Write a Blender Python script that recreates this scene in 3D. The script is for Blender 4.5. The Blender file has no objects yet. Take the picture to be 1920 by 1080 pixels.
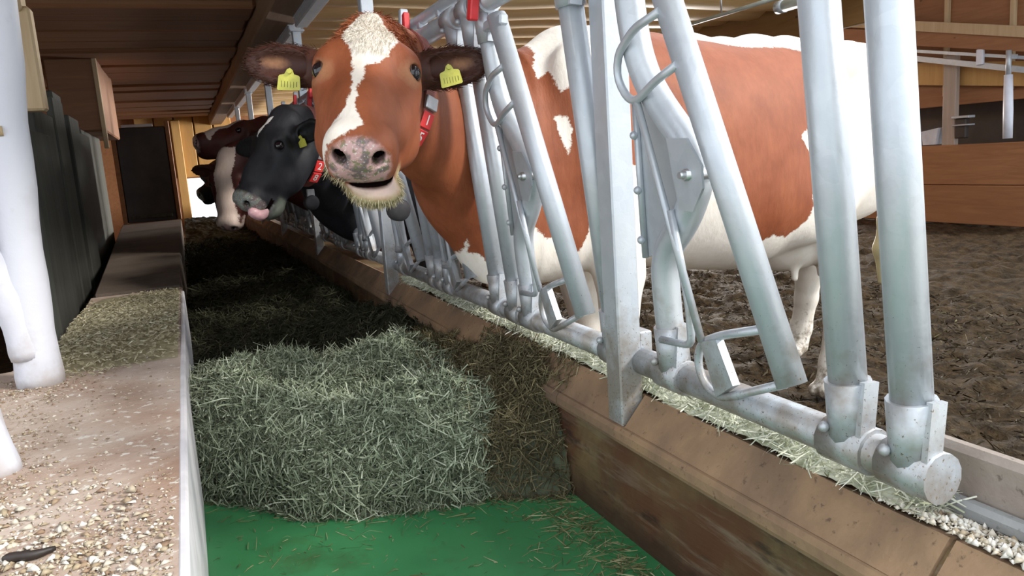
import bpy, bmesh, math, random
import numpy as np
from mathutils import Vector, Matrix
random.seed(7); rng = np.random.default_rng(7)
SC = bpy.context.scene
COL = SC.collection

# ------------------------------------------------------------------ camera, sky, sun, exposure
R_ = Vector((0.918, -0.390, -0.069)); U_ = Vector((0.129, 0.129, 0.983)); F_ = Vector((0.374, 0.912, -0.168))
F_.normalize(); R_ = (R_ - F_ * R_.dot(F_)).normalized(); U_ = R_.cross(F_).normalized()
cd = bpy.data.cameras.new('camera'); cd.sensor_width = 36; cd.lens = 36 * 1450 / 1920; cd.clip_start = 0.02
cam = bpy.data.objects.new('camera', cd); COL.objects.link(cam)
cam.matrix_world = Matrix(((R_.x, U_.x, -F_.x, 0), (R_.y, U_.y, -F_.y, 0), (R_.z, U_.z, -F_.z, 1.0), (0, 0, 0, 1)))
SC.camera = cam

wd = bpy.data.worlds.new('sky'); SC.world = wd; wd.use_nodes = True
wn = wd.node_tree.nodes; wl = wd.node_tree.links; wn.clear()
wo = wn.new('ShaderNodeOutputWorld'); wb = wn.new('ShaderNodeBackground')
wb.inputs[0].default_value = (0.86, 0.93, 1.0, 1); wb.inputs[1].default_value = 2.4
wl.new(wb.outputs[0], wo.inputs[0])

sl = bpy.data.lights.new('sun', 'SUN'); sl.energy = 3.8; sl.angle = math.radians(9); sl.color = (1.0, 0.95, 0.88)
sun = bpy.data.objects.new('sun', sl); COL.objects.link(sun)
sun.rotation_euler = Vector((-0.60, 0.58, -0.55)).to_track_quat('-Z', 'Y').to_euler()

# area lamp added far right behind the cows to brighten the log ceiling
al = bpy.data.lights.new('side_fill', 'AREA'); al.shape = 'RECTANGLE'; al.size = 5.0; al.size_y = 1.5; al.energy = 3600; al.color = (1.0, .97, .92)
alo = bpy.data.objects.new('side_fill', al); COL.objects.link(alo); alo.location = (8.2, 11.6, .95)
alo.rotation_euler = Vector((-1, -.25, .06)).to_track_quat('-Z', 'Z').to_euler()

vs = SC.view_settings
SC.display_settings.display_device = 'sRGB'
vs.view_transform = 'Standard'; vs.look = 'None'; vs.gamma = 1.0; vs.use_curve_mapping = False
vs.exposure = -0.12

# ------------------------------------------------------------------ helpers: materials
class NT:
    def __init__(s, name):
        s.m = bpy.data.materials.new(name); s.m.use_nodes = True
        s.t = s.m.node_tree; s.n = s.t.nodes; s.b = s.n['Principled BSDF']; s.geo = None; s._tc = None
    def new(s, k): return s.n.new(k)
    def link(s, a, b): s.t.links.new(a, b)
    def put(s, sock, v):
        if hasattr(v, 'links'): s.link(v, sock)
        elif isinstance(v, (tuple, list)) and len(v) == 3 and sock.type == 'RGBA': sock.default_value = (*v, 1)
        else: sock.default_value = v
    def pos(s, scale=None, obj=False):
        if obj:
            if not s._tc: s._tc = s.new('ShaderNodeTexCoord')
            o = s._tc.outputs['Object']
        else:
            if not s.geo: s.geo = s.new('ShaderNodeNewGeometry')
            o = s.geo.outputs['Position']
        if scale:
            v = s.new('ShaderNodeVectorMath'); v.operation = 'MULTIPLY'; s.link(o, v.inputs[0]); v.inputs[1].default_value = scale; o = v.outputs[0]
        return o
    def noise(s, scale, detail=4, vec=None, rough=0.55, dist=0.0):
        n = s.new('ShaderNodeTexNoise'); n.inputs['Scale'].default_value = scale; n.inputs['Detail'].default_value = detail
        n.inputs['Roughness'].default_value = rough; n.inputs['Distortion'].default_value = dist
        s.link(vec if vec is not None else s.pos(), n.inputs['Vector']); return n.outputs['Fac']
    def voro(s, scale, vec=None, out='Distance', feat='F1'):
        n = s.new('ShaderNodeTexVoronoi'); n.feature = feat; n.inputs['Scale'].default_value = scale
        s.link(vec if vec is not None else s.pos(), n.inputs['Vector']); return n.outputs[out]
    def ramp(s, f, stops):
        r = s.new('ShaderNodeValToRGB'); s.link(f, r.inputs[0]); e = r.color_ramp.elements
        while len(e) < len(stops): e.new(0.5)
        for k, (p, c) in enumerate(stops):
            e[k].position = p; e[k].color = (*c, 1) if isinstance(c, (tuple, list)) else (c, c, c, 1)
        return r.outputs[0]
    def rng(s, f, a, b, c=0.0, d=1.0):
        r = s.new('ShaderNodeMapRange'); s.put(r.inputs[0], f)
        for k, v in zip((1, 2, 3, 4), (a, b, c, d)): r.inputs[k].default_value = v
        return r.outputs[0]
    def mix(s, f, a, b, mode='MIX'):
        x = s.new('ShaderNodeMix'); x.data_type = 'RGBA'; x.blend_type = mode
        s.put(x.inputs[0], f); s.put(x.inputs[6], a); s.put(x.inputs[7], b); return x.outputs[2]
    def math(s, op, a, b=0.0):
        x = s.new('ShaderNodeMath'); x.operation = op; s.put(x.inputs[0], a); s.put(x.inputs[1], b); return x.outputs[0]
    def attr(s, name, out='Fac'):
        a = s.new('ShaderNodeAttribute'); a.attribute_name = name; return a.outputs[out]
    def rand(s): return s.new('ShaderNodeObjectInfo').outputs['Random']
    def bump(s, h, strength=0.3, dist=0.01):
        b = s.new('ShaderNodeBump'); b.inputs['Strength'].default_value = strength; b.inputs['Distance'].default_value = dist
        s.link(h, b.inputs['Height']); s.link(b.outputs[0], s.b.inputs['Normal'])
    def done(s, col=None, rough=0.6, metal=0.0, spec=None):
        if col is not None: s.put(s.b.inputs['Base Color'], col)
        s.put(s.b.inputs['Roughness'], rough); s.put(s.b.inputs['Metallic'], metal)
        if spec is not None: s.b.inputs['Specular IOR Level'].default_value = spec
        return s.m

def plain(name, col, rough=0.6, metal=0.0, var=0.15, sc=20):
    t = NT(name); n = t.noise(sc, 4)
    c = t.mix(t.rng(n, .3, .7), tuple(x * (1 - var) for x in col), tuple(min(1, x * (1 + var)) for x in col))
    return t.done(c, rough, metal)

def mk_steel(name, dirt=0.5, tone=(.43, .46, .50)):
    t = NT(name)
    v = t.voro(45, out='Color'); bw = t.new('ShaderNodeRGBToBW'); t.link(v, bw.inputs[0])
    c = t.mix(t.rng(bw.outputs[0], 0, 1, .0, .35), tone, (.58, .61, .65))
    c = t.mix(t.rng(t.noise(9, 5), .45, .7, 0, .5), c, (.50, .52, .52))
    # manure specks, denser near the bottom rail
    z = t.new('ShaderNodeSeparateXYZ'); t.link(t.pos(), z.inputs[0])
    low = t.rng(z.outputs[2], .55, 1.0, .17, .0)
    sp = t.math('ADD', t.noise(210, 6, rough=.7), low)
    spk = t.rng(sp, .765 - .03 * dirt, .80 - .03 * dirt)
    c = t.mix(spk, c, (.13, .09, .05))
    lowd = t.rng(t.math('ADD', t.noise(22, 4), t.rng(z.outputs[2], .56, .84, .30, -.2)), .53, .82, 0, .85 * dirt)
    c = t.mix(lowd, c, (.22, .165, .11))
    met = t.math('MULTIPLY', t.math('SUBTRACT', 1.0, spk), .38)
    t.bump(t.noise(160, 3), .08, .004)
    return t.done(c, t.rng(t.noise(30, 3), .3, .7, .32, .5), met)

def mk_wood(name, a, b, axis=0, rough=.7, sc=1.0, grime=None, rv=.45):
    t = NT(name); s = [14, 14, 14]; s[axis] = 1.2
    off = t.math('MULTIPLY', t.rand(), 37.0)
    v = t.new('ShaderNodeVectorMath'); v.operation = 'ADD'; t.link(t.pos(tuple(x * sc for x in s)), v.inputs[0]); t.link(off, v.inputs[1])
    g = t.noise(1.6, 6, v.outputs[0], .6, .8)
    c = t.mix(t.rng(g, .3, .7), a, b)
    c = t.mix(t.math('MULTIPLY', t.rand(), rv), c, tuple(x * .55 for x in a))
    kn = t.voro(2.4 * sc, t.pos((1.0, 1.6, 1.6) if axis == 0 else (1.6, 1.0, 1.6)))
    c = t.mix(t.rng(kn, .02, .05, .85, 0), c, tuple(x * .25 for x in a))
    if grime:
        c = t.mix(t.rng(t.noise(2.2, 5), .4, .7, 0, .8), c, grime)
    t.bump(g, .25, .006)
    return t.done(c, rough)

M = {}
M['steel'] = mk_steel('galvanised_steel', .8)
M['steel_clean'] = mk_steel('galvanised_steel_clean', .2)
M['zinc'] = plain('zinc_bolt', (.55, .56, .57), .35, .8, .1, 60)
M['red_plastic'] = plain('red_plastic', (.62, .03, .035), .4, 0, .12, 30)
M['white_paint'] = None
t = NT('white_limewash'); n1 = t.noise(7, 5)
c = t.mix(t.rng(n1, .5, .75), (.60, .61, .67), (.48, .48, .52))
z = t.new('ShaderNodeSeparateXYZ'); t.link(t.pos(), z.inputs[0])
c = t.mix(t.rng(t.math('ADD', t.noise(12, 5), t.rng(z.outputs[2], .55, .72, .25, -.1)), .55, .75, 0, .6), c, (.36, .30, .25))
t.bump(t.noise(40, 4), .15, .01); M['white_paint'] = t.done(c, .6)

M['log'] = mk_wood('pale_log', (.80, .53, .25), (.88, .64, .34), 0, rv=.12)
M['dark_board'] = mk_wood('dark_board', (.22, .095, .042), (.33, .15, .065), 0)
M['beam'] = mk_wood('beam_wood', (.20, .11, .055), (.30, .18, .10), 1)
M['ply'] = mk_wood('brown_plywood', (.30, .16, .05), (.42, .24, .085), 1)
M['wall_wood'] = mk_wood('red_brown_wood', (.26, .11, .045), (.36, .165, .07), 1)
M['pale_wood'] = mk_wood('pale_wood', (.50, .36, .20), (.62, .47, .29), 2)
M['old_wood'] = mk_wood('weathered_wood', (.026, .027, .021), (.065, .065, .052), 2, .85)
M['yellow_wood'] = mk_wood('yellow_wood', (.50, .28, .09), (.60, .36, .13), 2)
M['pale_post'] = mk_wood('weathered_pale_post', (.42, .33, .27), (.54, .44, .37), 2)
M['white_plastic'] = plain('white_plastic', (.66, .68, .76), .45, 0, .08, 10)
M['lamp_grey'] = plain('lamp_grey', (.42, .46, .42), .5, 0, .15, 12)
M['black_steel'] = plain('brown_black_steel', (.030, .021, .017), .55, .0, .4, 6)

def mk_green():
    t = NT('green_floor_coating'); n = t.noise(3.5, 6)
    c = t.mix(t.rng(n, .35, .7), (.034, .180, .064), (.050, .235, .088))
    c = t.mix(t.rng(t.noise(140, 4, rough=.7), .66, .72), c, (.25, .30, .12))
    c = t.mix(t.rng(t.noise(6, 6, rough=.65), .58, .72, 0, .6), c, (.045, .085, .025))
    return t.done(c, t.rng(n, .3, .7, .33, .55))
M['green'] = mk_green()
def mk_mud():
    t = NT('trodden_dung_floor'); n = t.noise(16, 8, rough=.65)
    c = t.mix(t.rng(n, .35, .7), (.022, .014, .007), (.085, .054, .027))
    c = t.mix(t.rng(t.noise(95, 4, t.pos((1, .45, 1)), .7), .60, .70), c, (.12, .10, .05))
    t.bump(t.math('ADD', n, t.math('MULTIPLY', t.noise(70, 5, t.pos((1, .4, 1)), .7), .6)), .9, .03); return t.done(c, .85, 0, .15)
M['mud'] = mk_mud()
def mk_concrete(name, a, b, stain, flake=None):
    t = NT(name); n = t.noise(9, 8, rough=.6)
    c = t.mix(t.rng(n, .3, .7), a, b)
    c = t.mix(t.rng(t.noise(2.6, 6, dist=.6), .42, .68, 0, .85), c, stain)
    c = t.mix(t.rng(t.noise(70, 5, rough=.7), .60, .70, 0, .7), c, tuple(x * .35 for x in stain))
    if flake: c = t.mix(t.rng(t.noise(55, 4), .60, .66), c, flake)
    t.bump(t.noise(45, 6), .35, .008); return t.done(c, .8)
M['curb'] = mk_concrete('stained_curb_board', (.20, .125, .075), (.36, .225, .125), (.12, .075, .052))
def mk_curb_low():
    t = NT('stained_curb_wall'); n = t.noise(7, 8, rough=.65); st = t.noise(26, 6, t.pos((1, .10, 1)), .7)
    c = t.mix(t.rng(n, .35, .65), (.085, .050, .030), (.20, .135, .060))
    c = t.mix(t.rng(t.noise(3.1, 5, dist=.8), .45, .60, 0, .9), c, (.105, .040, .020))
    c = t.mix(t.rng(st, .52, .68, 0, .55), c, (.26, .205, .150))
    c = t.mix(t.rng(t.noise(17, 5, t.pos((1, .25, 1)), .7), .56, .66, 0, .85), c, (.030, .018, .012))
    z = t.new('ShaderNodeSeparateXYZ'); t.link(t.pos(), z.inputs[0])
    c = t.mix(t.rng(t.math('ADD', n, t.rng(z.outputs[2], .25, .36, .22, -.2)), .45, .65, 0, .8), c, (.040, .020, .014))
    t.bump(st, .3, .006); return t.done(c, .62, 0, .4)
M['curb_low'] = mk_curb_low()
M['lowwall'] = mk_concrete('low_wall_concrete', (.44, .34, .27), (.58, .48, .41), (.31, .19, .13), (.64, .60, .53))
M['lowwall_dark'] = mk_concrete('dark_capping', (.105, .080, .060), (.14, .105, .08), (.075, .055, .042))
M['lowwall_face'] = plain('limewashed_edge', (.62, .60, .62), .8, 0, .15, 14)

M['bounce_slab'] = mk_concrete('bounce_concrete', (.44, .43, .40), (.54, .53, .50), (.36, .34, .31))
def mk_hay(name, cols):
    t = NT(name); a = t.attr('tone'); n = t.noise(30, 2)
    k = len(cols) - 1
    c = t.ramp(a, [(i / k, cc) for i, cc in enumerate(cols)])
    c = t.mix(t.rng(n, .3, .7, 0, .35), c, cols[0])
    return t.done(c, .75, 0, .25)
M['hay'] = mk_hay('green_hay', [(.050, .058, .036), (.12, .14, .085), (.26, .30, .195), (.42, .47, .33), (.66, .70, .54)])
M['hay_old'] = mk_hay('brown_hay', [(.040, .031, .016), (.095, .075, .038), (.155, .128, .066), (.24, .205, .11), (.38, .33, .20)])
M['hay_shaded'] = mk_hay('shaded_hay', [(.012, .012, .007), (.030, .030, .016), (.055, .055, .030), (.085, .085, .048), (.14, .14, .085)])  # hay colour darkened to stand for the shade beyond the heap
M['crumb'] = mk_hay('feed_crumbs', [(.16, .10, .06), (.34, .23, .15), (.42, .34, .22), (.62, .55, .43), (.86, .82, .74)])
M['crumb_green'] = mk_hay('green_feed_crumbs', [(.17, .145, .085), (.28, .25, .15), (.38, .34, .22), (.50, .45, .31), (.68, .64, .50)])
M['straw'] = mk_hay('straw_litter', [(.07, .065, .028), (.13, .12, .05), (.21, .20, .09), (.32, .30, .16), (.50, .47, .30)])

# ------------------------------------------------------------------ helpers: geometry
class MB:
    def __init__(s): s.v = []; s.f = []; s.sm = []; s.mi = []; s.cur = 0
    def _add(s, vs, fs, smooth=False):
        o = len(s.v); s.v += [tuple(map(float, p)) for p in vs]
        for k, f in enumerate(fs):
            s.f.append(tuple(i + o for i in f)); s.sm.append(smooth if isinstance(smooth, bool) else smooth[k]); s.mi.append(s.cur)
        return s
    def box(s, a, b, bev=0.0):
        (x0, y0, z0), (x1, y1, z1) = a, b
        return s.obox(((x0 + x1) / 2, (y0 + y1) / 2, (z0 + z1) / 2), (1, 0, 0), (0, 1, 0), (0, 0, 1), (abs(x1 - x0) / 2, abs(y1 - y0) / 2, abs(z1 - z0) / 2), bev)
    def obox(s, c, ax, ay, az, h, bev=0.0):
        bm = bmesh.new(); bmesh.ops.create_cube(bm, size=2)
        for v in bm.verts: v.co = Vector((v.co.x * h[0], v.co.y * h[1], v.co.z * h[2]))
        if bev > 0: bmesh.ops.bevel(bm, geom=bm.edges[:], offset=min(bev, min(h) * .9), segments=1, affect='EDGES', profile=.5)
        c, ax, ay, az = map(Vector, (c, ax, ay, az)); bm.verts.index_update()
        vs = [c + ax * v.co.x + ay * v.co.y + az * v.co.z for v in bm.verts]; fs = [[v.index for v in f.verts] for f in bm.faces]
        bm.free(); return s._add(vs, fs)
    def tube(s, pts, r, n=12, cap=True, closed=False):
        P = [Vector(p) for p in pts]; m = len(P); rr = r if hasattr(r, '__len__') else [r] * m
        T = [((P[(i + 1) % m] if closed or i < m - 1 else P[i]) - (P[i - 1] if closed or i > 0 else P[i])).normalized() for i in range(m)]
        ref = Vector((0, 0, 1)) if abs(T[0].z) < .9 else Vector((1, 0, 0))
        N = (ref - T[0] * ref.dot(T[0])).normalized(); vs = []
        for i in range(m):
            N = (N - T[i] * N.dot(T[i])).normalized(); Bn = T[i].cross(N)
            for k in range(n):
                a = 2 * math.pi * k / n; vs.append(P[i] + (N * math.cos(a) + Bn * math.sin(a)) * rr[i])
        fs = []; sm = []
        for i in range(m if closed else m - 1):
            j = (i + 1) % m
            for k in range(n):
                fs.append((i * n + k, i * n + (k + 1) % n, j * n + (k + 1) % n, j * n + k)); sm.append(True)
        if cap and not closed:
            fs.append(tuple(range(n))[::-1]); fs.append(tuple((m - 1) * n + k for k in range(n))); sm += [False, False]
        return s._add(vs, fs, sm)
    def prism(s, poly, o, ax, ay, az, th):      # 2D polygon in (ax, ay) at o, extruded th along az
        o, ax, ay, az = map(Vector, (o, ax, ay, az)); n = len(poly)
        vs = [o + ax * p[0] + ay * p[1] for p in poly]; vs += [v + az * th for v in vs]
        fs = [tuple(range(n))[::-1], tuple(range(n, 2 * n))] + [(k, (k + 1) % n, n + (k + 1) % n, n + k) for k in range(n)]
        return s._add(vs, fs)
    def ball(s, c, r, u=12, w=8, ax=None):
        c = Vector(c); r = r if hasattr(r, '__len__') else (r, r, r); ax = ax or (Vector((1, 0, 0)), Vector((0, 1, 0)), Vector((0, 0, 1)))
        vs = []; fs = []
        for i in range(w + 1):
            th = math.pi * i / w
            for k in range(u):
                ph = 2 * math.pi * k / u
                vs.append(c + ax[0] * (r[0] * math.sin(th) * math.cos(ph)) + ax[1] * (r[1] * math.sin(th) * math.sin(ph)) + ax[2] * (r[2] * math.cos(th)))
        for i in range(w):
            for k in range(u): fs.append((i * u + k, (i + 1) * u + k, (i + 1) * u + (k + 1) % u, i * u + (k + 1) % u))
        return s._add(vs, fs, True)
    def mesh(s, name, mats, org=(0, 0, 0)):
        me = bpy.data.meshes.new(name); o = Vector(org)
        me.from_pydata([Vector(v) - o for v in s.v], [], s.f)
        for m in (mats if isinstance(mats, (list, tuple)) else [mats]): me.materials.append(m)
        me.polygons.foreach_set('use_smooth', s.sm); me.polygons.foreach_set('material_index', s.mi); me.update()
        bm = bmesh.new(); bm.from_mesh(me); bmesh.ops.recalc_face_normals(bm, faces=bm.faces); bm.to_mesh(me); bm.free()
        return me
    def build(s, name, mats, parent=None, org=None):
        w = world_loc(parent) if parent else Vector((0, 0, 0))
        lo = Vector(org) if org is not None else w
        return link(name, s.mesh(name, mats, lo), parent, lo - w)

def world_loc(o):
    v = Vector((0, 0, 0))
    while o: v = v + o.location; o = o.parent
    return v
def link(name, data, parent=None, loc=(0, 0, 0)):
    o = bpy.data.objects.new(name, data); COL.objects.link(o); o.location = loc
    if parent: o.parent = parent
    return o
def tag(o, label=None, cat=None, group=None, kind=None):
    if label: o['label'] = label
    if cat: o['category'] = cat
    if group: o['group'] = group
    if kind: o['kind'] = kind
    return o
def thing(name, label, cat, loc=(0, 0, 0), group=None):
    return tag(link(name, None, None, loc), label, cat, group)
def structure(name, mb, m, org=(0, 0, 0)):
    return tag(mb.build(name, m, None, org), kind='structure')
def copy_tree(o, parent=None, loc=None):
    c = o.copy(); COL.objects.link(c)
    if parent: c.parent = parent
    if loc is not None: c.location = loc
    for ch in list(o.children): copy_tree(ch, c)
    return c
def np_mesh(name, V, Fq, mats, smooth=True, attrs=None, mi=None):
    me = bpy.data.meshes.new(name); nv, nf = len(V), len(Fq); k = Fq.shape[1]
    me.vertices.add(nv); me.vertices.foreach_set('co', np.ascontiguousarray(V, np.float32).ravel())
    me.loops.add(nf * k); me.loops.foreach_set('vertex_index', np.ascontiguousarray(Fq, np.int32).ravel())
    me.polygons.add(nf); me.polygons.foreach_set('loop_start', np.arange(0, nf * k, k, dtype=np.int32))
    me.polygons.foreach_set('use_smooth', np.full(nf, smooth))
    for m in (mats if isinstance(mats, (list, tuple)) else [mats]): me.materials.append(m)
    if mi is not None: me.polygons.foreach_set('material_index', np.ascontiguousarray(mi, np.int32))
    me.update(calc_edges=True)
    for an, av in (attrs or {}).items():
        a = me.attributes.new(an, 'FLOAT', 'POINT'); a.data.foreach_set('value', np.ascontiguousarray(av, np.float32))
    me.validate(); return me
def text_obj(name, txt, size, o, ax, ay, m, parent, depth=.0006):
    cu = bpy.data.curves.new(name, 'FONT'); cu.body = txt; cu.size = size; cu.align_x = 'CENTER'; cu.align_y = 'CENTER'; cu.extrude = depth
    tmp = bpy.data.objects.new(name, cu); COL.objects.link(tmp)
    dg = bpy.context.evaluated_depsgraph_get(); me = bpy.data.meshes.new_from_object(tmp.evaluated_get(dg))
    COL.objects.unlink(tmp); bpy.data.objects.remove(tmp)
    ax, ay = Vector(ax).normalized(), Vector(ay); ay = (ay - ax * ay.dot(ax)).normalized(); az = ax.cross(ay); w = world_loc(parent); o = Vector(o)
    mat4 = Matrix(((ax.x, ay.x, az.x, 0), (ax.y, ay.y, az.y, 0), (ax.z, ay.z, az.z, 0), (0, 0, 0, 1)))
    me.transform(Matrix.Translation(o - w) @ mat4); me.materials.clear(); me.materials.append(m)
    return link(name, me, parent)
def smooth_path(pts, n=6):
    P = [Vector(p) for p in pts]; out = []
    for i in range(len(P) - 1):
        a, b, c, d = P[max(i - 1, 0)], P[i], P[i + 1], P[min(i + 2, len(P) - 1)]
        for k in range(n):
            t = k / n
            out.append(.5 * ((2 * b) + (c - a) * t + (2 * a - 5 * b + 4 * c - d) * t * t + (3 * b - a - 3 * c + d) * t ** 3))
    return out + [P[-1]]
def rounded(pts, r=.03, n=4):
    P = [Vector(p) for p in pts]; out = [P[0]]
    for i in range(1, len(P) - 1):
        a, b, c = P[i - 1], P[i], P[i + 1]; da = (a - b); dc = (c - b)
        ra = min(r, da.length * .45); rc = min(r, dc.length * .45)
        p, q = b + da.normalized() * ra, b + dc.normalized() * rc
        for k in range(n + 1):
            t = k / n; out.append(p * (1 - t) ** 2 + b * (2 * t * (1 - t)) + q * t * t)
    return out + [P[-1]]

# ------------------------------------------------------------------ barn shell
def grid_field(x0, x1, y0, y1, nx, ny, h):
    X, Y = np.meshgrid(np.linspace(x0, x1, nx), np.linspace(y0, y1, ny)); V = np.stack([X, Y, h(X, Y)], -1).reshape(-1, 3)
    i = np.arange(nx * ny).reshape(ny, nx); Q = np.stack([i[:-1, :-1], i[:-1, 1:], i[1:, 1:], i[1:, :-1]], -1).reshape(-1, 4)
    return V, Q
class VN:                                     # value noise on a lattice, for relief and pattern edges
    def __init__(s, seed): s.g = np.random.default_rng(seed).random((32, 32, 32))
    def __call__(s, x, y, z=0.0):
        x, y, z = np.broadcast_arrays(np.asarray(x, float), np.asarray(y, float), np.asarray(z, float))
        i, j, k = np.floor(x).astype(int), np.floor(y).astype(int), np.floor(z).astype(int)
        u, v, w = x - i, y - j, z - k; u, v, w = [q * q * (3 - 2 * q) for q in (u, v, w)]; r = 0
        for a in (0, 1):
            for b in (0, 1):
                for c in (0, 1):
                    r = r + s.g[(i + a) % 32, (j + b) % 32, (k + c) % 32] * (u if a else 1 - u) * (v if b else 1 - v) * (w if c else 1 - w)
        return r * 2 - 1
vn = VN(3)
V, Q = grid_field(.80, 8.2, -2.5, 14.5, 300, 420, lambda X, Y: -.02 + .022 * vn(X * 6, Y * 6) + .016 * vn(X * 14, Y * 14) + .012 * vn(X * 29, Y * 29))
tag(link('floor', np_mesh('floor', V, Q, M['mud'])), kind='structure')
structure('floor', MB().box((-.06, -2.5, .05), (.72, 14.2, .25)), M['green'])
structure('floor', MB().box((.88, -7.0, -.05), (9.0, .30, .012)).box((-3.0, -7.0, -.05), (.88, -2.5, .012)), M['bounce_slab'])  # unseen pale slabs added to bounce light onto the logs and cow
mud_low = MB().box((-3.0, -2.5, -.05), (-.06, 14.2, .02)); structure('floor', mud_low, M['mud'])

# ceiling: dark boards on the left of the beam, pale logs on the right
ceil = tag(MB().box((-2.6, .75, 2.16), (1.1, 14.4, 2.22)).box((1.1, 3.9, 2.16), (4.6, 14.4, 2.22)).build('ceiling', M['dark_board'], None, (0, 0, 2.16)), kind='structure')  # left slab extended forward out of view to shade the cow's head
ceil_r = tag(MB().box((4.6, 3.4, 2.72), (8.3, 14.4, 2.78)).build('ceiling', M['dark_board'], None, (0, 0, 2.72)), kind='structure')
bm_ = [MB().box((-2.5, -.205, -.05), (.54, .205, .05), .02).mesh('dark_board', M['dark_board']),
       MB().box((-2.5, -.19, -.04), (.54, .19, .055), .03).mesh('dark_board', M['dark_board'])]
def log_mesh(seed):
    r = random.Random(seed); mb = MB(); n = 10; pts = []; xs = [.78 + 3.8 * k / 8 for k in range(9)]; vs = []; fs = []
    for x in xs:
        w, h = .212 + r.uniform(-.012, .0), .115 + r.uniform(-.012, .012); dz = r.uniform(-.008, .008)
        for k in range(n): a = 2 * math.pi * k / n; vs.append((x, w * math.cos(a), dz + h * math.sin(a)))
    for i in range(8):
        for k in range(n): fs.append((i * n + k, i * n + (k + 1) % n, (i + 1) * n + (k + 1) % n, (i + 1) * n + k))
    fs.append(tuple(range(n))); fs.append(tuple(8 * n + k for k in range(n)))
    return mb._add(vs, fs, [True] * 80 + [False] * 2).mesh('log', M['log'])
lg_ = [log_mesh(k) for k in range(4)]
y = 1.0; k = 0
while y < 14.1:
    link('dark_board', bm_[k % 2], ceil, (0, y, -.13 + random.uniform(-.018, .018)))
    if y > 3.9: link('log', lg_[k % 4], ceil, (0, y + .1, -.07 + random.uniform(-.01, .01)))
    y += .425 + random.uniform(-.015, .015); k += 1

bw = thing('roof_beam', 'long brown wooden roof beam above the row of steel posts', 'beam', (.63, 1.9, 1.87))
MB().box((.54, 1.9, 1.86), (.74, 14.2, 2.08), .012).build('timber', M['beam'], bw)
for y0 in (1.9, 3.05, 4.83, 6.61, 8.39, 10.17):
    mb = MB(); mb.box((.70, y0 + .09, 1.80), (.77, y0 + 1.62, 1.86), .006); mb.box((.695, y0 + .09, 1.855), (.80, y0 + 1.62, 1.865))
    mb.build('steel_channel', M['steel_clean'], bw)

# end wall with a bright opening low down, left wall, right wall
ew = structure('wall_back', MB().box((-3.0, 14.2, 0), (.04, 14.35, 2.16)).box((.70, 14.2, 0), (1.2, 14.35, 2.16)).box((1.2, 14.2, 0), (5.6, 14.35, .9)).box((1.2, 14.2, 1.92), (5.6, 14.35, 2.75)).box((5.6, 14.2, 0), (8.3, 14.35, 2.75)).box((.04, 14.2, 1.0), (.70, 14.35, 2.16)).box((.04, 14.2, 0), (.70, 14.35, .16)), M['wall_wood'])
for k in range(5):
    MB().box((-.60 + k * .3, 14.13, 1.02), (-.32 + k * .3, 14.2, 2.1), .01).build('plank', M['yellow_wood'], ew)
MB().box((-.06, 14.0, .2), (.08, 14.13, 1.95), .01).build('jamb', M['yellow_wood'], ew)
wleft = structure('wall_left', MB().box((-2.7, 3.0, 0), (-2.6, 14.2, 2.2)), M['old_wood'])
for k in range(8):
    MB().box((-2.6, 3.0, .02 + k * .27), (-2.575, 14.2, .28 + k * .27), .005).build('plank', M['dark_board'], wleft)
wr = structure('wall_right', MB().box((7.9, 4.5, 0), (8.0, 9.0, 2.75)), M['black_steel'])
for z0, z1, dx, m in ((0.0, .39, 0, 'wall_wood'), (.395, .80, .015, 'wall_wood')):
    for y0, y1 in ((4.5, 8.9),):
        MB().box((7.25 + dx, y0, z0), (7.30 + dx, y1, z1), .006).build('plank', M[m], wr)
def slanted(name, x, th, pa, pb, h, m):        # board in the plane X = x whose lower edge runs through two (y, z) points
    (ya, za), (yb, zb) = pa, pb; k = (zb - za) / (yb - ya); y0, y1 = 4.5, 8.2
    return MB().prism([(y0, za + k * (y0 - ya)), (y1, za + k * (y1 - ya)), (y1, za + k * (y1 - ya) + h), (y0, za + k * (y0 - ya) + h)], (x, 0, 0), (0, 1, 0), (0, 0, 1), (1, 0, 0), th).build(name, M[m], wr)
slanted('board', 7.16, .05, (6.208, 2.023), (4.841, 1.727), .10, 'pale_wood')
slanted('board', 7.20, .06, (6.206, 1.87), (4.835, 1.601), .145, 'wall_wood')
slanted('board', 7.41, .04, (6.197, 1.45), (4.822, 1.29), .23, 'yellow_wood')
slanted('steel_rail', 7.22, .03, (6.203, 1.716), (4.827, 1.408), .055, 'steel_clean')
slanted('steel_rail', 7.23, .012, (6.203, 1.80), (4.827, 1.53), .03, 'steel_clean')
for k in range(6):
    MB().box((7.50, 4.5 + k * .70, 1.2), (7.54, 5.19 + k * .70, 2.72), .004).build('plank', M['wall_wood'], wr)
    MB().box((7.46, 5.17 + k * .70, 1.3), (7.50, 5.22 + k * .70, 2.72), .004).build('batten', M['pale_wood'], wr)
wp = thing('white_post', 'pale timber post on the far right wall with a small black bracket', 'post', (7.34, 5.72, .8))
MB().box((7.315, 5.65, .60), (7.375, 5.80, 1.70), .008).build('shaft', M['pale_post'], wp)
MB().box((7.30, 5.52, .86), (7.36, 5.645, 1.06), .01).build('black_bracket', M['black_steel'], wp)
MB().box((7.27, 5.47, 1.06), (7.37, 5.66, 1.085), .004).build('shelf_plate', M['steel_clean'], wp)
MB().box((7.27, 5.47, .985), (7.37, 5.65, 1.0), .004).build('shelf_plate', M['steel_clean'], wp)
tr = thing('white_trough', 'small white plastic trough beside the pale post, far right', 'trough', (7.31, 5.92, .81))
MB().prism([(-.06, .0), (.09, .0), (.11, .14), (-.09, .17)], (7.30, 5.92, .81), (0, 1, 0), (0, 0, 1), (1, 0, 0), .10).build('bowl', M['white_paint'], tr)
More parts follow.
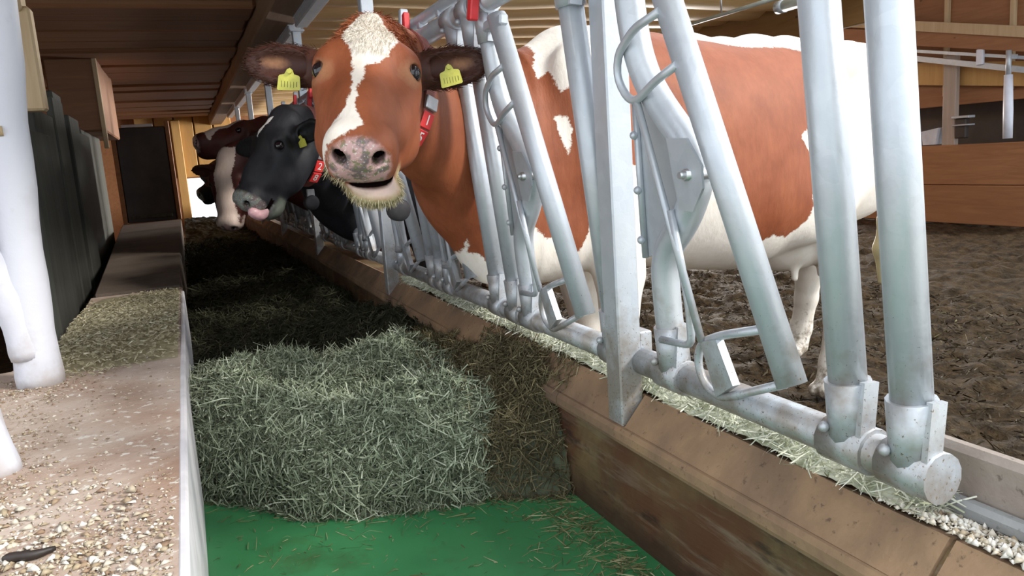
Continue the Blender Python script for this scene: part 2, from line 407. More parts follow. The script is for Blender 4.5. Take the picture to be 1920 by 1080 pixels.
hp = thing('hanging_pipe', 'white plastic pipe hanging below the steel rail, far right', 'pipe', (7.14, 4.96, .85))
MB().tube([(7.14, 4.97, .84), (7.14, 4.975, 1.10), (7.14, 4.985, 1.42)], [.040, .042, .036], 14).build('pipe', M['white_plastic'], hp)
MB().tube([(7.14, 4.985, 1.42), (7.14, 4.99, 1.64)], .024, 12).build('upper_sleeve', M['steel_clean'], hp)
MB().box((7.13, 4.97, 1.56), (7.24, 5.0, 1.60)).build('hook', M['steel_clean'], hp)
sd = thing('rail_fitting', 'white fitting clamped on the slanted steel rail, far right', 'fitting', (7.21, 5.34, 1.6))
MB().box((7.20, 5.29, 1.55), (7.235, 5.36, 1.70), .006).build('body', M['white_plastic'], sd)
lf_ = thing('ceiling_lamp', 'grey fluorescent lamp housing hanging under the log ceiling', 'lamp', (3.58, 3.3, 1.80))
MB().tube([(3.58, 2.62, 1.80), (3.58, 3.98, 1.80)], .036, 16).build('housing', M['lamp_grey'], lf_)
MB().tube([(3.58, 3.95, 1.80), (3.58, 4.01, 1.80)], .040, 16).build('end_cap', M['steel_clean'], lf_)
for y_ in (2.8, 3.8): MB().tube([(3.58, y_, 1.83), (3.58, y_, 2.02)], .006, 8).build('hanger', M['zinc'], lf_)
cdt = thing('conduit_pipe', 'thin pale conduit running under the log ceiling above the cow back', 'pipe', (3.45, 4.0, 1.83))
MB().tube([(3.45, 2.5, 1.83), (3.45, 6.2, 1.83)], .013, 10).build('pipe', M['lamp_grey'], cdt)
for y_ in (2.9, 4.4, 5.9): MB().tube([(3.45, y_, 1.84), (3.45, y_, 2.03)], .006, 8).build('hanger', M['zinc'], cdt)
structure('trim_1', MB().box((4.50, 3.9, 1.74), (4.56, 6.3, 2.18), .006), M['ply'])

# ------------------------------------------------------------------ feed alley: curb, low wall
cb = thing('feed_curb', 'low stained concrete curb with sloping boards below the tubular feed fence', 'curb', (.76, 6.0, 0))
prof = [(.712, .0), (.712, .455), (.707, .487), (.752, .536), (.87, .536), (.87, .0)]
MB().prism([(p[0], p[1]) for p in prof], (0, 14.0, 0), (1, 0, 0), (0, 0, 1), (0, -1, 0), 16.0).build('curb_wall', M['curb_low'], cb)
cuts = [-2.0, .565, 1.205, 3.0, 4.78, 6.56, 8.34, 11, 14]
for a, b in zip(cuts[:-1], cuts[1:]):
    sl_ = [(.699, .487), (.7465, .541), (.758, .538), (.71, .483)]
    MB().prism(sl_, (0, b - .004, 0), (1, 0, 0), (0, 0, 1), (0, -1, 0), b - a - .008).build('sloped_board', M['curb'], cb)
for a, b in zip([-2.0, 1.47, 4.1, 7.2], [1.465, 4.095, 7.195, 13.9]):
    bt = [(.690, .456), (.687, .464), (.688, .478), (.694, .486), (.713, .487), (.713, .452), (.698, .450)]
    MB().prism(bt, (0, b, 0), (1, 0, 0), (0, 0, 1), (0, -1, 0), b - a).build('batten', M['curb'], cb)

lw = thing('low_wall', 'low wide wall with feed crumbs on top beside the green feed alley', 'wall', (-.3, 4.0, 0))
pl = [(-.058, -1.5), (-.058, 3.52), (-.40, 3.52), (-.375, 2.55), (-.46, 2.25), (-1.15, 2.15), (-1.15, -1.5)]
MB().prism(pl, (0, 0, 0), (1, 0, 0), (0, 1, 0), (0, 0, 1), .55).build('wall_body', M['lowwall'], lw)
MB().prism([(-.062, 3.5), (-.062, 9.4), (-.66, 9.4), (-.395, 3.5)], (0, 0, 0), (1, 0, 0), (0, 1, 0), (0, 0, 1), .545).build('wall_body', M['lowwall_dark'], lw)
MB().box((-.064, -1.5, .25), (-.050, 3.4, .552), .004).build('edge_strip', M['lowwall_face'], lw)
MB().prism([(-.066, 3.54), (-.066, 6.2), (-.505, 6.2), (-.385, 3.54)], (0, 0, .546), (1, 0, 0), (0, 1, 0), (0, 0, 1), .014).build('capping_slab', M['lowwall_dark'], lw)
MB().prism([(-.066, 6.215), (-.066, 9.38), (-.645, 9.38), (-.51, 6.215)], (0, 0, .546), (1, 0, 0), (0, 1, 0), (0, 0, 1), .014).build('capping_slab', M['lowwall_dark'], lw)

dr = thing('dark_gate', 'dark brown steel gate standing at the far end of the low wall', 'gate', (-.36, 9.44, .56))
MB().box((-.60, 9.42, .56), (-.10, 9.46, 1.585), .01).build('sheet', M['black_steel'], dr)
MB().box((-.645, 9.40, .56), (-.60, 9.48, 1.64), .006).build('frame_post', M['dark_board'], dr)
MB().box((-.10, 9.40, .56), (-.055, 9.48, 1.64), .006).build('frame_post', M['dark_board'], dr)
MB().box((-.53, 9.40, 1.59), (-.22, 9.47, 1.615), .004).build('top_strip', M['white_paint'], dr)
MB().box((-.56, 9.38, .60), (-.14, 9.42, .64), .008).build('bottom_strip', M['old_wood'], dr)

bp = thing('board_partition', 'row of weathered upright boards left of the low wall', 'partition', (-.62, 6.3, 0))
py = 3.0
for w_, h_, dx, m in ((.5, 1.20, .01, 'old_wood'), (.5, 1.31, -.01, 'old_wood'), (.34, 1.40, .02, 'old_wood'), (.30, 1.46, 0, 'old_wood'), (.42, 1.33, -.03, 'old_wood'), (.46, 1.40, .01, 'old_wood'), (.55, 1.30, -.02, 'old_wood'), (.60, 1.36, .0, 'old_wood'), (.7, 1.42, -.02, 'old_wood'), (.9, 1.5, 0, 'old_wood')):
    x = -.50 - (py - 4.0) * .047 + dx
    MB().box((x - .03, py, 0.0), (x, py + w_ - .015, h_), .006).build('board', M[m], bp); py += w_
hb = thing('hanging_cabinet', 'brown plywood box with pale edge strips hung under the dark ceiling', 'box', (-.68, 7.4, 2.0))
MB().box((-.86, 7.0, 1.42), (-.505, 8.6, 2.03), .01).build('body', M['dark_board'], hb)
MB().box((-.53, 6.975, 1.28), (-.495, 7.0, 2.03), .005).build('edge_strip', M['pale_wood'], hb)
MB().box((-.74, 6.98, 1.99), (-.53, 7.0, 2.03), .005).build('edge_strip', M['pale_wood'], hb)
tp = thing('timber_post', 'pale yellow timber post end hanging from the ceiling behind the white pole', 'post', (-.49, 3.22, 1.27))
MB().box((-.56, 3.18, 1.27), (-.405, 3.26, 1.62), .008).build('lower_board', M['pale_wood'], tp)
MB().box((-.58, 3.16, 1.60), (-.425, 3.28, 2.10), .008).build('upper_board', M['pale_wood'], tp)

def limed(pts, rr, mb=None):
    P = smooth_path(pts, 5); n = len(P); r = np.interp(np.linspace(0, 1, n), np.linspace(0, 1, len(rr)), rr)
    r = [a * (1 + .05 * math.sin(i * 1.7)) for i, a in enumerate(r)]
    return (mb or MB()).tube(P, r, 16)
p1 = thing('stall_post', 'thick whitewashed stall post with a forked brace on the low wall', 'post', (-.36, 2.06, .55))
limed([(-.365, 2.06, .54), (-.362, 2.06, .8), (-.345, 2.06, 1.15), (-.320, 2.06, 1.5), (-.30, 2.06, 2.1)], [.050, .047, .046, .044, .043]).build('pole', M['white_paint'], p1)
limed([(-.375, 2.05, .62), (-.395, 2.04, .76), (-.440, 2.03, .90), (-.50, 2.03, 1.04), (-.52, 2.03, 1.3)], [.040, .036, .032, .030, .028]).build('brace', M['white_paint'], p1)
MB().tube([(-.345, 2.015, 1.13), (-.50, 2.015, 1.125)], .011, 8).build('peg', M['pale_wood'], p1)
MB().tube([(-.346, 2.06, 1.285), (-.345, 2.06, 1.295)], .0485, 16).build('seam_ring', M['old_wood'], p1)
p2 = thing('stall_post', 'second whitewashed stall post cut by the left edge of the photo', 'post', (-.33, 1.44, .55))
limed([(-.335, 1.44, .54), (-.355, 1.44, .68), (-.385, 1.44, .80), (-.41, 1.44, 1.0), (-.43, 1.44, 1.6)], [.034, .031, .028, .027, .027]).build('pole', M['white_paint'], p2)
limed([(-.352, 1.44, .74), (-.365, 1.46, .86), (-.36, 1.50, .93)], [.014, .013, .012]).build('brace', M['white_paint'], p2)

# ------------------------------------------------------------------ tubular feed fence
def FP(y, z, o=0.0): return (.75 - .1 * (z - .6) - o, y, z)
POSTS = [1.232, 3.02, 4.80, 6.58, 8.36, 10.14]
def make_post():
    p = thing('steel_post', '', 'post', (.722, POSTS[0], .49), 'galvanised box posts of the feed fence')
    y0 = POSTS[0]
    MB().box((.698, y0 - .026, .486), (.746, y0 + .026, 1.80), .003).build('box_section', M['steel'], p)
    MB().box((.685, y0 - .04, 1.798), (.765, y0 + .04, 1.806)).build('top_plate', M['steel_clean'], p)
    MB().box((.746, y0 - .02, .60), (.775, y0 + .02, .66), .003).build('bracket', M['steel'], p)
    return p
post0 = make_post()
plabels = ['nearest galvanised box post of the feed fence, right of the brown cow', 'second galvanised box post from the front, behind the brown cow muzzle',
           'third galvanised box post, beside the black cow collar', 'fourth galvanised box post under the beam, above the black cow',
           'fifth galvanised box post down the feed alley', 'farthest galvanised box post at the end of the alley']
for k, y in enumerate(POSTS):
    p = post0 if k == 0 else copy_tree(post0, None, (.722, y, .49))
    p['label'] = plabels[k]

def clamp(mb, y, z, up):          # saddle clamp that joins a bar to a rail
    s = 1 if up else -1
    mb.tube([FP(y - .036, z), FP(y + .036, z)], .0305, 14)
    mb.tube([FP(y, z + s * .005), FP(y, z + s * .088)], .0285, 14)
    mb.obox(FP(y - .028, z + s * .055, 0), (1, 0, -.1), (0, 1, 0), (.1, 0, 1), (.012, .004, .035))
    x, yy, zz = FP(y + .016, z + s * .025, .030); mb.ball((x, yy, zz), .0075, 8, 6)
def fixed_bar(P, y, z0=.61, z1=1.345):
    MB().tube([FP(y, z0), FP(y, z1)], .0235, 14).build('fixed_bar', M['steel'], P)
    c = MB(); clamp(c, y, .605, True); c.build('clamp', M['steel'], P)
    c = MB(); clamp(c, y, 1.345, False); c.build('clamp', M['steel_clean'], P)
def headlock(P, yA, lock=0.0, wide=True):
    A = [(0, 1.335), (0, 1.16), (-.030, 1.085), (-.142, .966), (-.088, .885), (-.008, .82), (0, .73), (0, .605)]
    nb = MB().tube(rounded([FP(yA + a, z) for a, z in A], .06, 5), .0240, 14).build('neck_bar', M['steel'], P)
    c = MB(); clamp(c, yA, .605, True); c.build('clamp', M['steel'], P)
    c = MB(); clamp(c, yA, 1.345, False); c.build('clamp', M['steel_clean'], P)
    sh = [(.016, 1.072), (.044, .81), (-.005, .822), (-.09, .89), (-.140, .966), (-.03, 1.08)]
    MB().prism([(a, z) for a, z in sh], (.75 + .06 + .006, yA, 0), (0, 1, 0), (-.1, 0, 1), (1, 0, 0), -.006).build('infill_sheet', M['steel_clean'], nb)
    e = MB(); e.tube([FP(yA + .016, 1.072, .004), FP(yA + .044, .81, .004)], .006, 8)
    for q in (.2, .55, .88): e.ball(FP(yA + .016 + .028 * q, 1.072 - .262 * q, .010), .0075, 8, 6)
    e.build('sheet_edge', M['steel_clean'], nb)
    pv = MB(); pv.prism([(-.105, 1.01), (-.155, 1.008), (-.183, .968), (-.180, .935), (-.150, .900), (-.118, .902), (-.112, .94)], (.75 + .06 - .030, yA, 0), (0, 1, 0), (-.1, 0, 1), (-1, 0, 0), .004)
    pv.build('pivot_plate', M['steel_clean'], nb)
    b = MB(); x, yy, zz = FP(yA - .150, .955, .038); b.tube([(x + .05, yy, zz), (x - .004, yy, zz)], .009, 6); b.tube([(x, yy, zz), (x - .012, yy, zz)], .005, 8); b.build('bolt', M['zinc'], nb)
    # swinging arm: straight tube on the pivot, with grab loop, rods and lower handle
    k0, k1 = (-.085, -.302) if lock == 0 else (-.10 - .10 * lock, -.302 + .10 * lock)
    oB = .012
    top, bot = (yA + k0, 1.30), (yA + k1, .665)
    def on(z): return top[0] + (bot[0] - top[0]) * (top[1] - z) / (top[1] - bot[1])
    ar = MB().tube([FP(*top, oB), FP(*bot, oB)], .0215, 14).build('swing_arm', M['steel'], P)
    w = on(1.109) - (yA - .103)
    L = [(on(1.19) , 1.19), (yA - .002 + w, 1.178), (yA + .054 + w, 1.148), (yA + .066 + w, 1.113), (yA + .045 + w, 1.08), (yA + .018 + w, 1.070), (yA - .04 + w, 1.095), (on(1.112), 1.112)]
    MB().tube(rounded([FP(a, z, .030) for a, z in L], .02, 3), .0068, 8).build('grab_loop', M['steel'], ar)
    v = on(.70) - (yA - .292)
    r_ = MB(); r_.tube([FP(yA + .016 + w, 1.07, .030), FP(yA - .132 + v, .695, .030)], .0062, 8)
    r_.tube(rounded([FP(yA - .085, .90, .028), FP(yA - .104, .756, .028), FP(yA - .100, .682, .028), FP(yA - .012, .675, .028)], .018, 3), .0065, 8)
    r_.build('pull_rod', M['steel'], ar)
    T = [(on(.742), .742), (yA - .172 + v, .712), (yA - .118 + v, .690), (yA - .102 + v, .652), (yA - .115 + v, .618), (yA - .155 + v, .606), (on(.668), .668)]
    MB().tube(rounded([FP(a, z, .022) for a, z in T], .022, 4), .0068, 8).build('lower_handle', M['steel'], ar)
    MB().prism([(-.130 + v, .695), (-.171 + v, .706), (-.200 + v, .640), (-.155 + v, .610)], (.75 + .06 - .018, yA, 0), (0, 1, 0), (-.1, 0, 1), (-1, 0, 0), .014).build('handle_plate', M['steel'], ar)
    lv = MB(); lv.cur = 0
    lv.obox(FP(yA - .045, 1.287, .01), (1, 0, -.1), (0, 1, 0), (.1, 0, 1), (.010, .075, .012), .004)
    lv.obox(FP(yA - .005, 1.41, .012), (1, 0, -.1), (0, 1, 0), (.1, 0, 1), (.012, .010, .035), .003)
    lv.build('latch_plate', M['steel_clean'], P)
    rv = MB(); rv.obox(FP(yA - .032, 1.345, .036), (1, 0, -.1), (0, 1, .15), (.1, -.15, 1), (.010, .013, .045), .003)
    rv.obox(FP(yA - .085, 1.385, .03), (1, 0, -.1), (0, 1, -.2), (.1, .2, 1), (.009, .011, .035), .003)
    rv.build('release_lever', M['red_plastic'], P)
def make_panel(y0, y1, As, Fs, locks, end_rail=False):
    P = thing('feed_fence_panel', '', 'fence', (.75, (y0 + y1) / 2, .6), 'tubular headlock panels of the feed fence')
    MB().tube([FP(y0, .605), FP(y1, .605)], .0250, 16).build('bottom_rail', M['steel'], P)
    MB().tube([FP(y0, 1.345), FP(y1, 1.345)], .0250, 16).build('top_rail', M['steel_clean'], P)
    MB().tube([FP(y0, 1.402, -.02), FP(y1, 1.402, -.02)], .0165, 12).build('locking_rail', M['steel_clean'], P)
    n = max(1, int((y1 - y0) / .16))
    for k in range(n):
        yy = y0 + (k + .5) * (y1 - y0) / n; MB().obox(FP(yy, 1.386, -.018), (1, 0, 0), (0, 1, 0), (0, 0, 1), (.013, .012, .009), .002).build('rail_clip', M['steel_clean'], P)
    for y in Fs: fixed_bar(P, y)
    for y, l in zip(As, locks): headlock(P, y, l)
    return P
def offs(y): return [y - .135, y - .715, y - 1.325], [y - .535, y - 1.115, y - 1.725, y - .625, y - 1.235]
A_, F_bars = offs(3.02)
pan = make_panel(1.25, 3.01, A_, F_bars, (0, .75, 0))
pan['label'] = 'headlock fence panel that the brown and white cow reaches through'
A_, F_bars = offs(4.80)
pan2 = make_panel(3.03, 4.79, A_, F_bars, (0, .6, 0)); pan2['label'] = 'headlock fence panel that the black cow reaches through'
for k, lb in ((1, 'third headlock fence panel, behind the black cow'), (2, 'farthest headlock fence panel down the feed alley')):
    q = copy_tree(pan2, None, (.75, 3.91 + 1.78 * k, .6)); q['label'] = lb
near = make_panel(.585, 1.215, [1.102], [.712, .618], (0,)); near['label'] = 'nearest headlock fence panel in front of the cow flank, at right'
M['kerb'] = mk_concrete('dirty_kerb_steel', (.25, .20, .165), (.33, .28, .24), (.20, .15, .115))
M['kerb_grey'] = mk_concrete('grey_foot_plate', (.24, .24, .235), (.31, .31, .30), (.17, .165, .155))
kr = thing('kerb_rail', 'flat grey steel rail along the curb at lower right', 'rail', (.83, -.4, .54))
MB().box((.822, -2.0, .546), (.848, .665, .618), .008).build('upper_bar', M['kerb'], kr)
MB().box((.800, -2.0, .5365), (.822, .650, .560), .006).build('foot_plate', M['kerb_grey'], kr)

# ------------------------------------------------------------------ cows: one implicit surface per animal
def nrm(v): v = np.asarray(v, float); return v / np.linalg.norm(v)
class Field:
    def __init__(s, lo, hi, h):
        s.lo = np.asarray(lo, float); s.h = h; s.n = np.ceil((np.asarray(hi) - s.lo) / h).astype(int) + 1
        s.f = np.full(s.n, .2, np.float32)
        s.ax = [s.lo[i] + h * np.arange(s.n[i]) for i in range(3)]
    def sub(s, lo, hi):
        a = np.clip(np.floor((np.asarray(lo) - s.lo) / s.h).astype(int), 0, s.n - 1); b = np.clip(np.ceil((np.asarray(hi) - s.lo) / s.h).astype(int) + 1, 1, s.n)
        if np.any(b <= a): return None
        return tuple(slice(a[i], b[i]) for i in range(3))
    def pts(s, sl): return [s.ax[0][sl[0]][:, None, None], s.ax[1][sl[1]][None, :, None], s.ax[2][sl[2]][None, None, :]]
    def blend(s, sl, d, k, cut=False):
        f = s.f[sl]; d = d.astype(np.float32)
        if cut:
            h = np.maximum(k - np.abs(f + d), 0) / k; s.f[sl] = np.maximum(f, -d) + h * h * k * .25
        else:
            h = np.maximum(k - np.abs(f - d), 0) / k; s.f[sl] = np.minimum(f, d) - h * h * k * .25
    def cap(s, p0, p1, r0, r1=None, k=.03, dirn=None, sq=1.0, cut=False):
        p0, p1 = np.asarray(p0, float), np.asarray(p1, float); r1 = r0 if r1 is None else r1; m = max(r0, r1) + k + .03
        sl = s.sub(np.minimum(p0, p1) - m, np.maximum(p0, p1) + m)
        if sl is None: return
        X, Y, Z = s.pts(sl); dx, dy, dz = X - p0[0], Y - p0[1], Z - p0[2]; e = p1 - p0
        if dirn is not None:
            n = nrm(dirn); e0 = e; q = (dx * n[0] + dy * n[1] + dz * n[2]) * (1 / sq - 1)
            dx, dy, dz = dx + n[0] * q, dy + n[1] * q, dz + n[2] * q; e = e + n * (e @ n) * (1 / sq - 1)
        t = np.clip((dx * e[0] + dy * e[1] + dz * e[2]) / (e @ e + 1e-12), 0, 1)
        d = np.sqrt((dx - t * e[0]) ** 2 + (dy - t * e[1]) ** 2 + (dz - t * e[2]) ** 2) - (r0 + (r1 - r0) * t)
        s.blend(sl, d, k, cut)
    def chain(s, P, R, k=.03, **kw):
        for i in range(len(P) - 1): s.cap(P[i], P[i + 1], R[i], R[i + 1], k, **kw)
    def ell(s, c, A, r, k=.03, cut=False):
        c = np.asarray(c, float); A = np.asarray(A, float); r = np.asarray(r, float); m = max(r) + k + .03; sl = s.sub(c - m, c + m)
        if sl is None: return
        X, Y, Z = s.pts(sl); X, Y, Z = X - c[0], Y - c[1], Z - c[2]; k0 = 0; k1 = 0
        for a, q in zip(A, r):
            w = X * a[0] + Y * a[1] + Z * a[2]; k0 = k0 + (w / q) ** 2; k1 = k1 + (w / q / q) ** 2
        k0 = np.sqrt(k0); d = k0 * (k0 - 1) / (np.sqrt(k1) + 1e-9); s.blend(sl, d, k, cut)
    def loft(s, o, fw, lat, st, p=2.3, k=.05):
        o = np.asarray(o, float); fw = nrm(fw); lat = nrm(lat); st = np.asarray(st, float)
        ts = np.linspace(st[0, 0], st[-1, 0], 200); C = []
        for j in (1, 2, 3):
            y = np.interp(ts, st[:, 0], st[:, j]); kern = np.hanning(23); kern /= kern.sum()
            C.append(np.convolve(np.pad(y, 11, mode='edge'), kern, 'valid'))
        ends = np.array([o + fw * a + lat * b for a in (st[0, 0], st[-1, 0]) for b in (-.45, .45)]); lo = ends.min(0); hi = ends.max(0)
        lo[2] = st[:, 2].min() - .08; hi[2] = st[:, 1].max() + .08
        sl = s.sub(lo - .05, hi + .05); X, Y, Z = s.pts(sl); X, Y = X - o[0], Y - o[1]
        S = X * fw[0] + Y * fw[1]; Lx = X * lat[0] + Y * lat[1]
        top, bot, w = [np.interp(S, ts, c) for c in C]; h = (top - bot) / 2; zc = bot + h * .92
        hz = np.where(Z > zc, top - zc, zc - bot)
        q = (np.abs(Lx / w) ** p + np.abs((Z - zc) / hz) ** p) ** (1 / p)
        d = (q - 1) * np.minimum(w, hz) * .8
        d = np.maximum(d, np.maximum(st[0, 0] - S, S - st[-1, 0]) + 0 * Z); s.blend(sl, np.broadcast_to(d, s.f[sl].shape), k)
    def surface(s):
        f = s.f; S = f < 0; c = np.zeros(tuple(np.array(f.shape) - 1), np.int8); off = [(a, b, d) for a in (0, 1) for b in (0, 1) for d in (0, 1)]
        nx, ny, nz = c.shape
        for a, b, d in off: c += S[a:a + nx, b:b + ny, d:d + nz]
        act = np.argwhere((c > 0) & (c < 8)); N = len(act); idx = np.full(c.shape, -1, np.int32); idx[tuple(act.T)] = np.arange(N)
        val = {o: f[act[:, 0] + o[0], act[:, 1] + o[1], act[:, 2] + o[2]] for o in off}; acc = np.zeros((N, 3)); cnt = np.zeros(N)
        for o in off:
            for x in range(3):
                if o[x] == 0:
                    o2 = tuple(v + (1 if i == x else 0) for i, v in enumerate(o)); a, b = val[o], val[o2]; m = (a < 0) != (b < 0)
                    t = np.where(m, a / np.where(a - b == 0, 1, a - b), 0); q = np.tile(np.array(o, float), (N, 1)); q[:, x] = t
                    acc[m] += q[m]; cnt[m] += 1
        V = s.lo + s.h * (act + acc / cnt[:, None]); quads = []
        for x in range(3):
            a = [slice(None)] * 3; b = [slice(None)] * 3; a[x] = slice(0, -1); b[x] = slice(1, None)
            E = np.argwhere(S[tuple(a)] != S[tuple(b)]); y, z = (x + 1) % 3, (x + 2) % 3
            E = E[(E[:, y] > 0) & (E[:, z] > 0) & (E[:, y] < c.shape[y]) & (E[:, z] < c.shape[z]) & (E[:, x] < c.shape[x])]
            def g(dy, dz): q = E.copy(); q[:, y] -= dy; q[:, z] -= dz; return idx[tuple(q.T)]
            Q = np.stack([g(1, 1), g(0, 1), g(0, 0), g(1, 0)], 1); ins = S[tuple(E.T)]
            Q[~ins] = Q[~ins][:, ::-1]; quads.append(Q)
        Q = np.concatenate(quads); Q = Q[(Q >= 0).all(1)]
        return V, Q
def smooth_verts(V, Q, it=2, lam=.5):
    E = np.concatenate([Q[:, [0, 1]], Q[:, [1, 2]], Q[:, [2, 3]], Q[:, [3, 0]]]); n = len(V)
    deg = np.bincount(E[:, 0], minlength=n) + np.bincount(E[:, 1], minlength=n)
    for k in range(it * 2):
        A = np.stack([np.bincount(E[:, 0], V[E[:, 1], i], n) + np.bincount(E[:, 1], V[E[:, 0], i], n) for i in range(3)], 1) / deg[:, None]
        V = V + (A - V) * (lam if k % 2 == 0 else -lam * 1.02)
    return V
def poly_sd(P, poly):                         # signed distance to a polygon, negative inside
    P = np.asarray(P, float); poly = np.asarray(poly, float); d = np.full(len(P), 1e9); ins = np.zeros(len(P), bool)
    for i in range(len(poly)):
        a, b = poly[i - 1], poly[i]; e = b - a; w = P - a; t = np.clip(w @ e / (e @ e), 0, 1); q = w - t[:, None] * e
        d = np.minimum(d, (q ** 2).sum(1)); c = ((a[1] > P[:, 1]) != (b[1] > P[:, 1]))
        with np.errstate(divide='ignore', invalid='ignore'): xx = a[0] + (P[:, 1] - a[1]) * e[0] / e[1]
        ins ^= c & (P[:, 0] < xx)
    d = np.sqrt(d); return np.where(ins, -d, d)

def mk_coat(name, coat, coat2, white=(.80, .74, .66), dark=(.055, .017, .010), pink=(.52, .32, .30), tan=(.40, .19, .09), lip=(.60, .43, .37), chin=(.42, .36, .20)):
    t = NT(name); ob = t.pos()
    n1 = t.noise(9, 5); c = t.mix(t.rng(n1, .3, .7), coat, coat2)
    hair = t.noise(55, 5, t.pos((1.0, 1.0, .28)), .65)
    c = t.mix(t.rng(hair, .35, .7, 0, .22), c, tuple(x * .45 for x in coat))
    edge = t.math('MULTIPLY', t.math('SUBTRACT', t.math('ADD', t.noise(36, 4, rough=.7), t.math('MULTIPLY', t.noise(150, 2), .5)), .75), .026)
    def msk(a, soft=.0025, amp=1.0): return t.rng(t.math('ADD', t.attr(a), t.math('MULTIPLY', edge, amp)), -soft, soft, 1, 0)
    wc = t.mix(t.rng(t.noise(24, 5), .45, .75, 0, .35), white, tuple(x * y for x, y in zip(white, (.80, .74, .62))))
    c = t.mix(msk('dark', .018), c, dark)
    c = t.mix(msk('tan', .012, .6), c, tan)
    c = t.mix(msk('white'), c, wc)
    pk = t.mix(t.rng(t.noise(38, 3), .50, .60), pink, (.17, .13, .13)); pk = t.mix(t.rng(t.noise(70, 5, rough=.7), .54, .60, 0, .85), pk, (.16, .17, .075)); pk = t.mix(t.rng(t.noise(190, 3), .60, .68, 0, .7), pk, (.72, .66, .60))
    c = t.mix(msk('pink', .006, .5), c, pk)
    c = t.mix(msk('lip', .004, .3), c, lip)
    c = t.mix(msk('chin', .008, .6), c, chin)
    c = t.mix(msk('hole', .003, .1), c, (.006, .003, .003))
    mud = t.rng(t.math('ADD', t.noise(34, 5, rough=.7), t.math('MULTIPLY', t.attr('low'), -.55)), .36, .56, 0, .85)
    c = t.mix(mud, c, (.16, .115, .07))
    t.bump(t.math('ADD', hair, t.math('MULTIPLY', t.noise(11, 3, t.pos((1.0, 1.0, .35)), .5), 1.6)), .22, .010)
    hm_ = t.rng(t.attr('hole'), -.002, .003, 1, 0)
    t.put(t.b.inputs['Specular IOR Level'], t.math('MULTIPLY', t.math('SUBTRACT', 1.0, hm_), .35))
    return t.done(c, t.math('MAXIMUM', t.rng(t.attr('pink'), -.004, .012, .30, .58), hm_), 0)

